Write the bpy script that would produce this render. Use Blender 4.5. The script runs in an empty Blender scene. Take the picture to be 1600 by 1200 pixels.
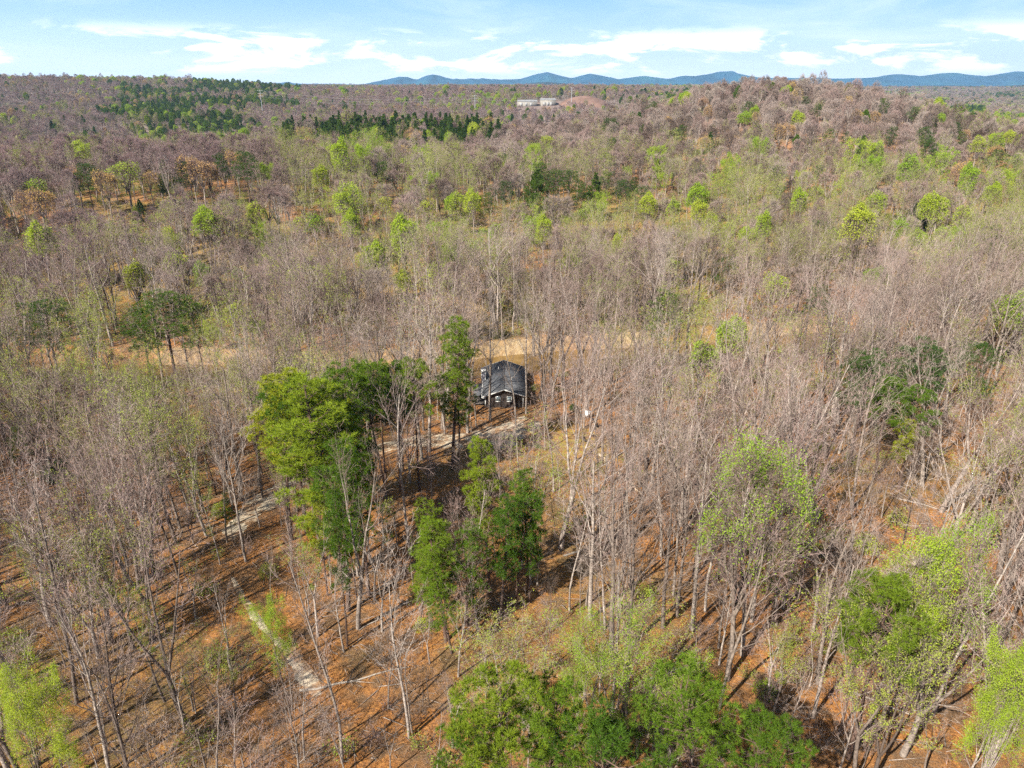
import bpy, math, random
import numpy as np
from mathutils import Vector, Matrix

SC = bpy.context.scene
COL = SC.collection
R = math.radians

# ------------------------------------------------------------------ camera, sky, sun, exposure
CAM_H = 62.0
PITCH = 22.4
F_PX = 1142.0            # focal length in pixels of the 1600 x 1200 photograph
cd = bpy.data.cameras.new('camera')
cam = bpy.data.objects.new('camera', cd)
COL.objects.link(cam)
cam.location = (0, 0, CAM_H)
cam.rotation_euler = (R(90 - PITCH), 0, 0)
cd.sensor_width = 36.0
cd.lens = 36.0 * F_PX / 1600.0
cd.clip_start = 0.5
cd.clip_end = 60000
SC.camera = cam

SUN_EL = 40.0
SUN_AZ = 222.0           # compass style, clockwise from +Y : behind and to the left
w = bpy.data.worlds.new('World')
SC.world = w
w.use_nodes = True
nt = w.node_tree
nt.nodes.clear()
N = nt.nodes.new
L = nt.links.new
out = N('ShaderNodeOutputWorld')
bg = N('ShaderNodeBackground')
bg.inputs['Strength'].default_value = 0.06
L(bg.outputs[0], out.inputs['Surface'])
sky = N('ShaderNodeTexSky')
sky.sky_type = 'NISHITA'
sky.sun_disc = False
sky.sun_elevation = R(SUN_EL)
sky.sun_rotation = R(SUN_AZ)
sky.altitude = 300
sky.air_density = 1.0
sky.dust_density = 0.15
sky.ozone_density = 1.6
tc = N('ShaderNodeTexCoord')
sep = N('ShaderNodeSeparateXYZ')
L(tc.outputs['Generated'], sep.inputs[0])


def wm(op, a, b=None, c=None):
    n = N('ShaderNodeMath')
    n.operation = op
    for i, v in enumerate((a, b, c)):
        if v is None:
            continue
        if isinstance(v, (int, float)):
            n.inputs[i].default_value = v
        else:
            L(v, n.inputs[i])
    return n.outputs[0]


# the clear upper air is sampled a little higher than the line of sight
zup = wm('ADD', wm('MULTIPLY', sep.outputs['Z'], 2.6), 0.035)
cmb = N('ShaderNodeCombineXYZ')
L(sep.outputs['X'], cmb.inputs[0]); L(sep.outputs['Y'], cmb.inputs[1]); L(zup, cmb.inputs[2])
L(cmb.outputs[0], sky.inputs['Vector'])
el = wm('ARCTAN2', sep.outputs['Z'], wm('SQRT', wm('ADD', wm('MULTIPLY', sep.outputs['X'], sep.outputs['X']), wm('MULTIPLY', sep.outputs['Y'], sep.outputs['Y']))))
az = wm('ARCTAN2', sep.outputs['X'], sep.outputs['Y'])


def cloud(sx, sy, off, scale, detail, rough, dist=0.0):
    c = N('ShaderNodeCombineXYZ')
    L(wm('MULTIPLY', az, sx), c.inputs[0])
    L(wm('MULTIPLY', el, sy), c.inputs[1])
    c.inputs[2].default_value = off
    n = N('ShaderNodeTexNoise')
    n.inputs['Scale'].default_value = scale
    n.inputs['Detail'].default_value = detail
    n.inputs['Roughness'].default_value = rough
    n.inputs['Distortion'].default_value = dist
    L(c.outputs[0], n.inputs['Vector'])
    return n.outputs['Fac']


def ramp01(v, a, b):
    n = N('ShaderNodeMapRange')
    n.interpolation_type = 'SMOOTHSTEP'
    n.clamp = True
    n.inputs['From Min'].default_value = a
    n.inputs['From Max'].default_value = b
    L(v, n.inputs['Value'])
    return n.outputs['Result']


cum = ramp01(cloud(1.0, 4.2, 3.7, 8.0, 8.0, 0.6, 0.4), 0.505, 0.60)      # small cumulus low over the hills
band = wm('MULTIPLY', ramp01(el, 0.006, 0.02), wm('SUBTRACT', 1.0, ramp01(el, 0.040, 0.068)))
cum = wm('MULTIPLY', cum, band)
cir = ramp01(cloud(1.0, 7.0, 9.1, 3.2, 6.0, 0.6, 0.6), 0.45, 0.75)      # thin cirrus
cir = wm('MULTIPLY', cir, 0.4)
blue_w = wm('MULTIPLY', wm('SUBTRACT', 1.0, ramp01(el, 0.10, 0.30)), 0.85)
haze_w = wm('MULTIPLY', wm('SUBTRACT', 1.0, ramp01(el, -0.02, 0.105)), 1.0)
tint = N('ShaderNodeMix'); tint.data_type = 'RGBA'; tint.blend_type = 'MULTIPLY'
tint.inputs['Factor'].default_value = 1.0
L(sky.outputs[0], tint.inputs['A'])
tint.inputs['B'].default_value = (1.03, 1.0, 0.97, 1)
WHITE = (12.6, 12.6, 12.4, 1)


def wmix(a, fac, col):
    n = N('ShaderNodeMix'); n.data_type = 'RGBA'
    L(fac, n.inputs['Factor']); L(a, n.inputs['A'])
    n.inputs['B'].default_value = col
    return n.outputs['Result']


c0 = wmix(tint.outputs['Result'], blue_w, (2.9, 5.3, 9.8, 1))
c1 = wmix(c0, haze_w, (7.6, 8.9, 10.4, 1))
c2 = wmix(c1, cir, (8.6, 9.5, 10.8, 1))
c3 = wmix(c2, cum, WHITE)
L(c3, bg.inputs['Color'])

sd = bpy.data.lights.new('sun', 'SUN')
sd.energy = 5.0
sd.angle = R(0.5)
sd.color = (1.0, 0.935, 0.83)
sun = bpy.data.objects.new('sun', sd)
COL.objects.link(sun)
a_, e_ = R(SUN_AZ), R(SUN_EL)
sv = Vector((math.sin(a_) * math.cos(e_), math.cos(a_) * math.cos(e_), math.sin(e_)))   # towards the sun
sun.rotation_euler = sv.to_track_quat('Z', 'Y').to_euler()
sun.location = (-60, -60, 120)

vs = SC.view_settings
vs.view_transform = 'Standard'
try:
    vs.look = 'None'
except Exception:
    pass
vs.exposure = 1.32
vs.gamma = 1.0
vs.use_curve_mapping = False
SC.cycles.max_bounces = 6
SC.cycles.diffuse_bounces = 2
SC.cycles.glossy_bounces = 2
SC.cycles.transmission_bounces = 3
SC.cycles.transparent_max_bounces = 8
SC.cycles.volume_bounces = 0
SC.cycles.use_adaptive_sampling = True
SC.cycles.adaptive_threshold = 0.02
try:
    SC.cycles.use_denoising = False
except Exception:
    pass


# ------------------------------------------------------------------ numeric helpers
def _hash(ix, iy, s):
    n = (ix.astype(np.int64) * 374761393 + iy.astype(np.int64) * 668265263 + s * 974711) & 0xffffffff
    n = ((n ^ (n >> 13)) * 1274126177) & 0xffffffff
    n = n ^ (n >> 16)
    return (n & 0xffffff) / float(0xffffff)


def vnoise(x, y, s=0):
    x = np.asarray(x, float); y = np.asarray(y, float)
    ix = np.floor(x); iy = np.floor(y)
    fx = x - ix; fy = y - iy
    fx = fx * fx * (3 - 2 * fx); fy = fy * fy * (3 - 2 * fy)
    a = _hash(ix, iy, s); b = _hash(ix + 1, iy, s); c = _hash(ix, iy + 1, s); d = _hash(ix + 1, iy + 1, s)
    return (a + (b - a) * fx) * (1 - fy) + (c + (d - c) * fx) * fy


def fbm(x, y, scale, s=0, octs=3):
    v = 0; amp = 1; tot = 0
    for o in range(octs):
        v = v + amp * vnoise(np.asarray(x) / scale * 2 ** o + 17.3 * s, np.asarray(y) / scale * 2 ** o - 9.1 * s, s + o)
        tot += amp; amp *= 0.5
    return v / tot          # 0..1


def sstep(v):
    v = np.clip(v, 0, 1)
    return v * v * (3 - 2 * v)


def bank_y(x):
    xc = np.clip(x, -130, 150)
    return 174 + 0.13 * xc + 0.0008 * xc * xc + 0.28 * (x - xc) + 3.0 * np.sin(x / 31.0) + 1.4 * np.sin(x / 13.0 + 1)


def height(x, y):
    x = np.asarray(x, float); y = np.asarray(y, float)
    r = np.hypot(x, y)
    hx, hy = 0.0, 140.0
    quiet = sstep((np.hypot(x - hx, y - hy) - 14) / 40)
    h = (fbm(x, y, 55, 1) - 0.5) * 5.0 * quiet
    h = h + (fbm(x, y, 9, 5, 2) - 0.5) * 0.5 * quiet
    # left hill, right hill
    h = h + 20 * np.exp(-((x + 150) / 125) ** 2) * sstep((y - 200) / 115) * (1 - 0.95 * sstep((y - 345) / 130))
    h = h + 8 * np.exp(-((x + 330) / 110) ** 2 - ((y - 420) / 90) ** 2)
    h = h + 53 * np.exp(-((x - 212) / 158) ** 2 - ((y - 660) / 235) ** 2)
    h = h + 7 * np.exp(-((x - 10) / 120) ** 2 - ((y - 420) / 90) ** 2)
    # rolling country beyond
    az_ = x / np.maximum(y, 1)
    W = 1 - 0.98 * sstep((az_ - 0.34) / 0.16)
    far = sstep((y - 900) / 1000)
    h = h + far * (29 * W - 18 * (1 - W))
    h = h + (1 - W) * 42 * sstep((y - 2600) / 3600)
    h = h + 23 * np.exp(-((x + 1150) / 520) ** 2 - ((y - 1850) / 420) ** 2)
    h = h + 12 * np.exp(-((x + 700) / 220) ** 2 - ((y - 1900) / 300) ** 2)
    h = h + (fbm(x, y, 330, 3) - 0.5) * 58 * sstep((r - 430) / 500) * (1 - 0.7 * sstep((y - 1300) / 1200))
    h = h + 15 * np.exp(-((x + 105) / 115) ** 2 - ((y - 625) / 75) ** 2)
    # flat pad for the yard of the far works
    # river
    s = y - bank_y(x)
    near = 1 - sstep((-13 - s) / 6.0)
    beyond = sstep((s + 0.2) / 2.8)
    cut = near * (1 - beyond)
    h = h * (1 - near * (1 - sstep((s - 2) / 30.0))) + 0
    h = h + 0.9 * beyond * (1 - sstep((s - 12) / 30)) - 2.9 * cut
    return h


CP, SP = math.cos(R(PITCH)), math.sin(R(PITCH))


def ray(px, py):
    """direction of a pixel of the 1600x1200 photograph, scaled so that y == 1"""
    u = (px - 800) / F_PX
    v = (py - 600) / F_PX
    hy = CP - v * SP
    dz = -(SP + v * CP)
    return u / hy, dz / hy


def world_at(px, py, top=0.0, dmin=25, dmax=9000):
    ux, uz = ray(px, py)
    d = np.concatenate([np.arange(dmin, 600, 0.5), np.geomspace(600, dmax, 3000)])
    X = ux * d; Z = CAM_H + uz * d
    below = Z < height(X, d) + top
    i = int(np.argmax(below)) if below.any() else len(d) - 1
    return float(X[i]), float(d[i])


def to_px(x, y, z):
    dz = np.asarray(z) - CAM_H
    dep = y * CP - dz * SP
    vv = -(y * SP + dz * CP)
    dep = np.maximum(dep, 0.1)
    return 800 + F_PX * x / dep, 600 + F_PX * vv / dep, dep


# ------------------------------------------------------------------ material helpers
def newmat(name):
    m = bpy.data.materials.new(name)
    m.use_nodes = True
    t = m.node_tree
    for n in list(t.nodes):
        t.nodes.remove(n)
    o = t.nodes.new('ShaderNodeOutputMaterial')
    b = t.nodes.new('ShaderNodeBsdfPrincipled')
    t.links.new(b.outputs[0], o.inputs['Surface'])
    return m, t, b, o


def ramp(t, stops, fac=None, interp='LINEAR'):
    n = t.nodes.new('ShaderNodeValToRGB')
    n.color_ramp.interpolation = interp
    e = n.color_ramp.elements
    while len(e) < len(stops):
        e.new(0.5)
    for i, (p, c) in enumerate(stops):
        e[i].position = p
        e[i].color = (*c, 1)
    if fac is not None:
        t.links.new(fac, n.inputs[0])
    return n.outputs[0]


def noise(t, scale, detail=4, rough=0.55, vec=None, dist=0.0):
    n = t.nodes.new('ShaderNodeTexNoise')
    n.inputs['Scale'].default_value = scale
    n.inputs['Detail'].default_value = detail
    n.inputs['Roughness'].default_value = rough
    n.inputs['Distortion'].default_value = dist
    if vec is not None:
        t.links.new(vec, n.inputs['Vector'])
    return n.outputs['Fac']


def mixc(t, fac, a, b, mode='MIX'):
    n = t.nodes.new('ShaderNodeMix')
    n.data_type = 'RGBA'
    n.blend_type = mode
    for key, v in (('Factor', fac), ('A', a), ('B', b)):
        if isinstance(v, (int, float)):
            n.inputs[key].default_value = v
        elif isinstance(v, tuple):
            n.inputs[key].default_value = (*v, 1)
        else:
            t.links.new(v, n.inputs[key])
    return n.outputs['Result']


def mapr(t, v, a, b, c=0.0, d=1.0):
    n = t.nodes.new('ShaderNodeMapRange')
    n.interpolation_type = 'SMOOTHSTEP'
    n.inputs['From Min'].default_value = a
    n.inputs['From Max'].default_value = b
    n.inputs['To Min'].default_value = c
    n.inputs['To Max'].default_value = d
    t.links.new(v, n.inputs['Value'])
    return n.outputs['Result']


def tree_mat(name, stops, leaf=False, purple=0.0, rough=0.85, fine=0.0, transl=0.35, stand=0.35):
    """colour varies from tree to tree and slowly with the stand it grows in"""
    m, t, b, o = newmat(name)
    oi = t.nodes.new('ShaderNodeObjectInfo')
    c = ramp(t, stops, oi.outputs['Random'])
    sc = t.nodes.new('ShaderNodeVectorMath'); sc.operation = 'SCALE'
    sc.inputs['Scale'].default_value = 0.008
    t.links.new(oi.outputs['Location'], sc.inputs[0])
    if stand:
        big = noise(t, 1.0, 3, 0.6, sc.outputs[0])
        c = mixc(t, mapr(t, big, 0.35, 0.65, 0, stand), c, stops[-1][1])
    if purple:
        sx = t.nodes.new('ShaderNodeSeparateXYZ')
        t.links.new(oi.outputs['Location'], sx.inputs[0])
        left = t.nodes.new('ShaderNodeMath'); left.operation = 'MULTIPLY_ADD'
        t.links.new(sx.outputs['X'], left.inputs[0]); left.inputs[1].default_value = -1.0
        sh = t.nodes.new('ShaderNodeMath'); sh.operation = 'MULTIPLY'
        t.links.new(sx.outputs['Y'], sh.inputs[0]); sh.inputs[1].default_value = 0.25
        t.links.new(sh.outputs[0], left.inputs[2])
        c = mixc(t, mapr(t, left.outputs[0], 70, 230, 0, purple), c, (0.215, 0.14, 0.145))
    if fine:
        g = t.nodes.new('ShaderNodeTexCoord')
        f = noise(t, 3.0, 4, 0.6, g.outputs['Object'])
        c = mixc(t, mapr(t, f, 0.35, 0.65, 0, fine), c, (c_dark := (stops[0][1][0] * 0.5, stops[0][1][1] * 0.5, stops[0][1][2] * 0.5)))
    t.links.new(c, b.inputs['Base Color'])
    b.inputs['Roughness'].default_value = rough
    b.inputs['Specular IOR Level'].default_value = 0.15
    if leaf:
        tr = t.nodes.new('ShaderNodeBsdfTranslucent')
        t.links.new(c, tr.inputs['Color'])
        mx = t.nodes.new('ShaderNodeMixShader')
        mx.inputs[0].default_value = transl
        t.links.new(b.outputs[0], mx.inputs[1]); t.links.new(tr.outputs[0], mx.inputs[2])
        t.links.new(mx.outputs[0], o.inputs['Surface'])
    return m


M = {}
M['bark'] = tree_mat('grey_bark', [(0, (0.10, 0.075, 0.06)), (0.3, (0.24, 0.195, 0.16)), (0.65, (0.40, 0.345, 0.30)), (0.85, (0.46, 0.40, 0.35)), (1, (0.33, 0.26, 0.22))], fine=0.6, stand=0.2)
M['twig'] = tree_mat('fine_twigs', [(0, (0.085, 0.058, 0.045)), (0.25, (0.20, 0.15, 0.12)), (0.5, (0.34, 0.285, 0.245)), (0.75, (0.235, 0.165, 0.14)), (1, (0.30, 0.215, 0.195))], purple=0.6, stand=0.3)
M['oliv'] = tree_mat('olive_buds', [(0, (0.27, 0.32, 0.045)), (0.5, (0.34, 0.38, 0.06)), (1, (0.24, 0.31, 0.05))], leaf=True)
M['gren'] = tree_mat('spring_leaves', [(0, (0.24, 0.37, 0.03)), (0.4, (0.33, 0.43, 0.035)), (0.75, (0.42, 0.47, 0.05)), (1, (0.25, 0.39, 0.03))], leaf=True, transl=0.45)
M['oran'] = tree_mat('orange_flower_buds', [(0, (0.44, 0.27, 0.11)), (0.5, (0.56, 0.40, 0.11)), (0.8, (0.38, 0.23, 0.13)), (1, (0.50, 0.32, 0.10))], leaf=True)
M['pbark'] = tree_mat('pine_bark', [(0, (0.10, 0.065, 0.05)), (0.5, (0.17, 0.11, 0.085)), (1, (0.13, 0.095, 0.08))], fine=0.6, stand=0)
M['need'] = tree_mat('pine_needles', [(0, (0.06, 0.12, 0.010)), (0.5, (0.105, 0.175, 0.012)), (0.85, (0.18, 0.235, 0.014)), (1, (0.085, 0.15, 0.012))], leaf=True, transl=0.25, stand=0)
M['needy'] = tree_mat('yellow_green_needles', [(0, (0.24, 0.28, 0.015)), (1, (0.30, 0.32, 0.02))], leaf=True, transl=0.25, stand=0)
M['needd'] = tree_mat('dark_needles', [(0, (0.035, 0.075, 0.015)), (0.5, (0.055, 0.105, 0.015)), (1, (0.085, 0.135, 0.018))], leaf=True, transl=0.2, stand=0)


# ------------------------------------------------------------------ mesh builders
def tube(P0, P1, r0, r1, n):
    P0 = np.asarray(P0, float); P1 = np.asarray(P1, float)
    r0 = np.asarray(r0, float); r1 = np.asarray(r1, float)
    d = P1 - P0
    Ln = np.linalg.norm(d, axis=1, keepdims=True); d = d / np.maximum(Ln, 1e-6)
    ref = np.where(np.abs(d[:, 2:3]) > 0.9, np.array([[1.0, 0, 0]]), np.array([[0, 0, 1.0]]))
    a = np.cross(d, ref); a /= np.linalg.norm(a, axis=1, keepdims=True)
    b = np.cross(d, a)
    k = np.arange(n) * 2 * math.pi / n
    ring = a[:, None, :] * np.cos(k)[None, :, None] + b[:, None, :] * np.sin(k)[None, :, None]
    V0 = P0[:, None, :] + ring * r0[:, None, None]
    V1 = P1[:, None, :] + ring * r1[:, None, None]
    V = np.concatenate([V0, V1], axis=1).reshape(-1, 3)
    m = len(P0)
    base = (np.arange(m) * 2 * n)[:, None]
    i = np.arange(n); j = (i + 1) % n
    F = np.stack([base + i, base + j, base + n + j, base + n + i], axis=2).reshape(-1, 4)
    return V, F


def slivers(P0, P1, wd, rng):
    """thin triangles, one per twig end"""
    P0 = np.asarray(P0, float); P1 = np.asarray(P1, float)
    d = P1 - P0
    rr = rng.normal(size=P0.shape)
    a = np.cross(d, rr); a /= np.maximum(np.linalg.norm(a, axis=1, keepdims=True), 1e-6)
    V = np.stack([P0 - a * wd[:, None] / 2, P0 + a * wd[:, None] / 2, P1], axis=1).reshape(-1, 3)
    F = np.arange(len(P0) * 3).reshape(-1, 3)
    return V, F


def leaves(C, size, rng, up=0.0):
    n = len(C)
    a = rng.normal(size=(n, 3)); a[:, 2] *= (1 - up)
    a /= np.linalg.norm(a, axis=1, keepdims=True)
    r_ = rng.normal(size=(n, 3))
    b = np.cross(a, r_); b /= np.linalg.norm(b, axis=1, keepdims=True)
    s = size * rng.uniform(0.6, 1.3, n)[:, None]
    V = np.stack([C - a * s * 0.6, C + b * s * 0.36, C + a * s * 0.6, C - b * s * 0.36], axis=1).reshape(-1, 3)
    F = np.arange(n * 4).reshape(-1, 4)
    return V, F


def tufts(C, D, length, width, k, rng):
    """k needles fanning from each centre about direction D"""
    n = len(C)
    Cn = np.repeat(C, k, axis=0); Dn = np.repeat(D, k, axis=0)
    v = rng.normal(size=(n * k, 3)) * 0.55 + Dn * 0.7
    v /= np.linalg.norm(v, axis=1, keepdims=True)
    tip = Cn + v * (length * rng.uniform(0.7, 1.25, n * k))[:, None]
    a = np.cross(v, rng.normal(size=v.shape)); a /= np.linalg.norm(a, axis=1, keepdims=True)
    st = Cn + v * length * 0.08
    V = np.stack([st - a * width / 2, st + a * width / 2, tip], axis=1).reshape(-1, 3)
    return V, np.arange(n * k * 3).reshape(-1, 3)


def build_mesh(name, pieces, mats):
    """pieces: (V, F, material index)"""
    pieces = [p for p in pieces if len(p[0])]
    nv = 0; verts = []; lt = []; loops = []; mi = []
    for V, F, k in pieces:
        verts.append(V)
        loops.append((F + nv).ravel())
        lt.append(np.full(len(F), F.shape[1])); mi.append(np.full(len(F), k))
        nv += len(V)
    V = np.concatenate(verts); loops = np.concatenate(loops); lt = np.concatenate(lt); mi = np.concatenate(mi)
    me = bpy.data.meshes.new(name)
    me.vertices.add(len(V)); me.vertices.foreach_set('co', V.astype(np.float32).ravel())
    me.loops.add(len(loops)); me.loops.foreach_set('vertex_index', loops.astype(np.int32))
    me.polygons.add(len(lt))
    ls = np.concatenate([[0], np.cumsum(lt)[:-1]])
    me.polygons.foreach_set('loop_start', ls.astype(np.int32))
    me.polygons.foreach_set('material_index', mi.astype(np.int32))
    for m in mats:
        me.materials.append(m)
    me.update(calc_edges=True)
    return me


def unit(v):
    return v / max(np.linalg.norm(v), 1e-9)


def grow(rng, p, d, Ln, r, spec, lvl, out, keep=None):
    """a branch as a bent chain of segments, with children along it. out[lvl] collects (p0,p1,r0,r1)"""
    s = spec[lvl]
    n = s['steps']
    pts = [p]; dirs = []
    dd = d.copy()
    for i in range(n):
        dd = unit(dd + rng.normal(size=3) * s['bend'] + np.array([0, 0, s['up']]))
        dirs.append(dd)
        pts.append(pts[-1] + dd * Ln / n)
    rt = r * s['taper']
    for i in range(n):
        out[lvl].append((pts[i], pts[i + 1], r + (rt - r) * i / n, r + (rt - r) * (i + 1) / n))
    if lvl + 1 < len(spec) and s['kids']:
        k = s['kids']
        if isinstance(k, tuple):
            k = rng.integers(k[0], k[1] + 1)
        phase = rng.uniform(0, 6.28)
        for j in range(k):
            f = s['from'] + (s.get('to', 1.0) - s['from']) * (j + rng.uniform(0.1, 0.9)) / k
            i = min(int(f * n), n - 1)
            q = pts[i] + (pts[i + 1] - pts[i]) * (f * n - i)
            ax = dirs[i]
            ph = phase + j * 2.4 + rng.normal() * 0.5
            ref = np.array([1.0, 0, 0]) if abs(ax[2]) > 0.8 else np.array([0, 0, 1.0])
            u = unit(np.cross(ax, ref)); v = np.cross(ax, u)
            ang = R(rng.uniform(*s['angle']))
            cdn = unit(ax * math.cos(ang) + (u * math.cos(ph) + v * math.sin(ph)) * math.sin(ang))
            shape = s['shape'](f) if 'shape' in s else (1 - 0.45 * f)
            cl = Ln * s['ratio'] * shape * rng.uniform(0.75, 1.25)
            rl = (r + (rt - r) * f)
            grow(rng, q, cdn, cl, max(rl * s.get('rr', 0.5), 0.008), spec, lvl + 1, out)
    return pts, dirs


def unit_rows(v):
    return v / np.maximum(np.linalg.norm(v, axis=1, keepdims=True), 1e-9)


def arr(lst):
    P0 = np.array([a[0] for a in lst]).reshape(-1, 3); P1 = np.array([a[1] for a in lst]).reshape(-1, 3)
    return P0, P1, np.array([a[2] for a in lst]), np.array([a[3] for a in lst])


def bare_spec(form, dense=1.0):
    limb_n = {'straight': 14, 'forked': 8, 'broad': 8, 'thin': 11}[form]
    ang = {'straight': (26, 52), 'forked': (22, 46), 'broad': (28, 56), 'thin': (26, 52)}[form]
    ratio = {'straight': 0.30, 'forked': 0.42, 'broad': 0.40, 'thin': 0.2}[form]
    up = {'straight': 0.10, 'forked': 0.12, 'broad': 0.07, 'thin': 0.12}[form]
    s = [dict(steps=9, bend=0.045, up=0.05, taper=0.22, kids=limb_n, ratio=ratio, angle=ang, rr=0.42, shape=lambda f: 0.55 + 0.75 * math.sin(math.pi * min(1, max(0, (f - 0.2) / 0.9))) if f > 0.2 else 0.5, **{'from': 0.34, 'to': 0.97}),
         dict(steps=6, bend=0.13, up=up, taper=0.25, kids=(6, 8), ratio=0.46, angle=(20, 44), rr=0.5, **{'from': 0.18}),
         dict(steps=4, bend=0.16, up=0.09, taper=0.35, kids=(4, 5), ratio=0.58, angle=(18, 40), rr=0.55, **{'from': 0.12}),
         dict(steps=2, bend=0.18, up=0.06, taper=0.5, kids=(2, 4), ratio=0.62, angle=(15, 38), **{'from': 0.1}),
         dict(steps=1, bend=0.1, up=0.04, taper=0.4, kids=0, ratio=0, angle=(0, 0), **{'from': 0})]
    return s


def skeleton(rng, form, H, r):
    spec = bare_spec(form)
    out = [[] for _ in spec]
    lean = np.array([rng.normal() * 0.05, rng.normal() * 0.05, 1.0])
    if form in ('straight', 'thin'):
        grow(rng, np.array([0, 0, -0.4]), unit(lean), H, r * 1.15, spec, 0, out)
    else:
        hb = H * (rng.uniform(0.28, 0.42) if form == 'forked' else rng.uniform(0.25, 0.35))
        p = np.array([0, 0, -0.4]); d = unit(lean); n = 4; rr = r
        for i in range(n):
            d = unit(d + rng.normal(size=3) * 0.035)
            q = p + d * hb / n
            out[0].append((p, q, r * 1.2 * (1 - 0.07 * i), r * 1.2 * (1 - 0.07 * (i + 1)))); p = q
        k = 2 if form == 'forked' else 3
        ph = rng.uniform(0, 6.28)
        for j in range(k):
            a = R(rng.uniform(10, 20) if form == 'forked' else rng.uniform(16, 30))
            az0 = ph + j * 6.28 / k
            dj = unit(np.array([math.cos(az0) * math.sin(a), math.sin(az0) * math.sin(a), math.cos(a)]))
            sp = [dict(s) for s in spec]
            sp[0]['from'] = 0.12
            sp[0]['kids'] = int(spec[0]['kids'])
            grow(rng, p, dj, (H - hb) * rng.uniform(0.85, 1.05), r * 0.62, sp, 0, out)
    return out


def bare_parts(seed, form, H, r, tw=1.0):
    rng = np.random.default_rng(seed)
    o = skeleton(rng, form, H, r)
    a0 = arr(o[0]); a1 = arr(o[1]); a2 = arr(o[2]); a3 = arr(o[3]); a4 = arr(o[4])
    # root flare
    trunk = [(*tube(*a0, 7), 0), (*tube(*a1, 5), 0)]
    cw = [(*tube(a2[0], a2[1], a2[2], a2[3], 3), 0)]
    cw.append((*slivers(a3[0], a3[1] + (a3[1] - a3[0]) * 0.15, np.full(len(a3[0]), 0.036 * tw), rng), 0))
    cw.append((*slivers(a4[0], a4[1], np.full(len(a4[0]), 0.026 * tw), rng), 0))
    return trunk, cw, o, rng


def leaf_points(o, rng, n, lvls=(3, 4), zmin=0.0, jitter=0.25, clump=0.0):
    T = np.array([a[1] for l in lvls for a in o[l]])
    T = T[T[:, 2] > zmin]
    if clump:      # keep leaves in clumps so that sky and ground show between them
        c = T[rng.integers(0, len(T), max(6, int(len(T) * 0.012)))]
        dm = np.min(np.linalg.norm(T[:, None, :] - c[None], axis=2), axis=1)
        T = T[dm < clump]
    i = rng.integers(0, len(T), n)
    return T[i] + rng.normal(size=(n, 3)) * jitter


BARE = []       # (form word, trunk mesh, crown mesh, nominal height)
SPEC = [('straight', 11, 25.0, 0.26, 'straight'), ('straight', 12, 27.0, 0.30, 'tall-stemmed'), ('forked', 13, 25.0, 0.30, 'two-stemmed'),
        ('forked', 14, 23.0, 0.25, 'forked'), ('broad', 15, 22.0, 0.32, 'broad-crowned'), ('broad', 16, 24.0, 0.34, 'spreading'),
        ('straight', 17, 22.0, 0.20, 'slender'), ('thin', 18, 23.0, 0.16, 'thin pole-like')]
FARB = []
DOME = []
for form, sd_, H, r, word in SPEC:
    tr, cw, o, rng = bare_parts(sd_, form, H, r)
    BARE.append((word, build_mesh('bare_trunk', tr, [M['bark']]), build_mesh('bare_crown', cw, [M['twig']]), H, o))
    both = [(V, F, 0) for V, F, k in tr] + [(V, F, 1) for V, F, k in cw]
    FARB.append(('mid', build_mesh('mid_bare', both, [M['bark'], M['twig']])))


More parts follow.
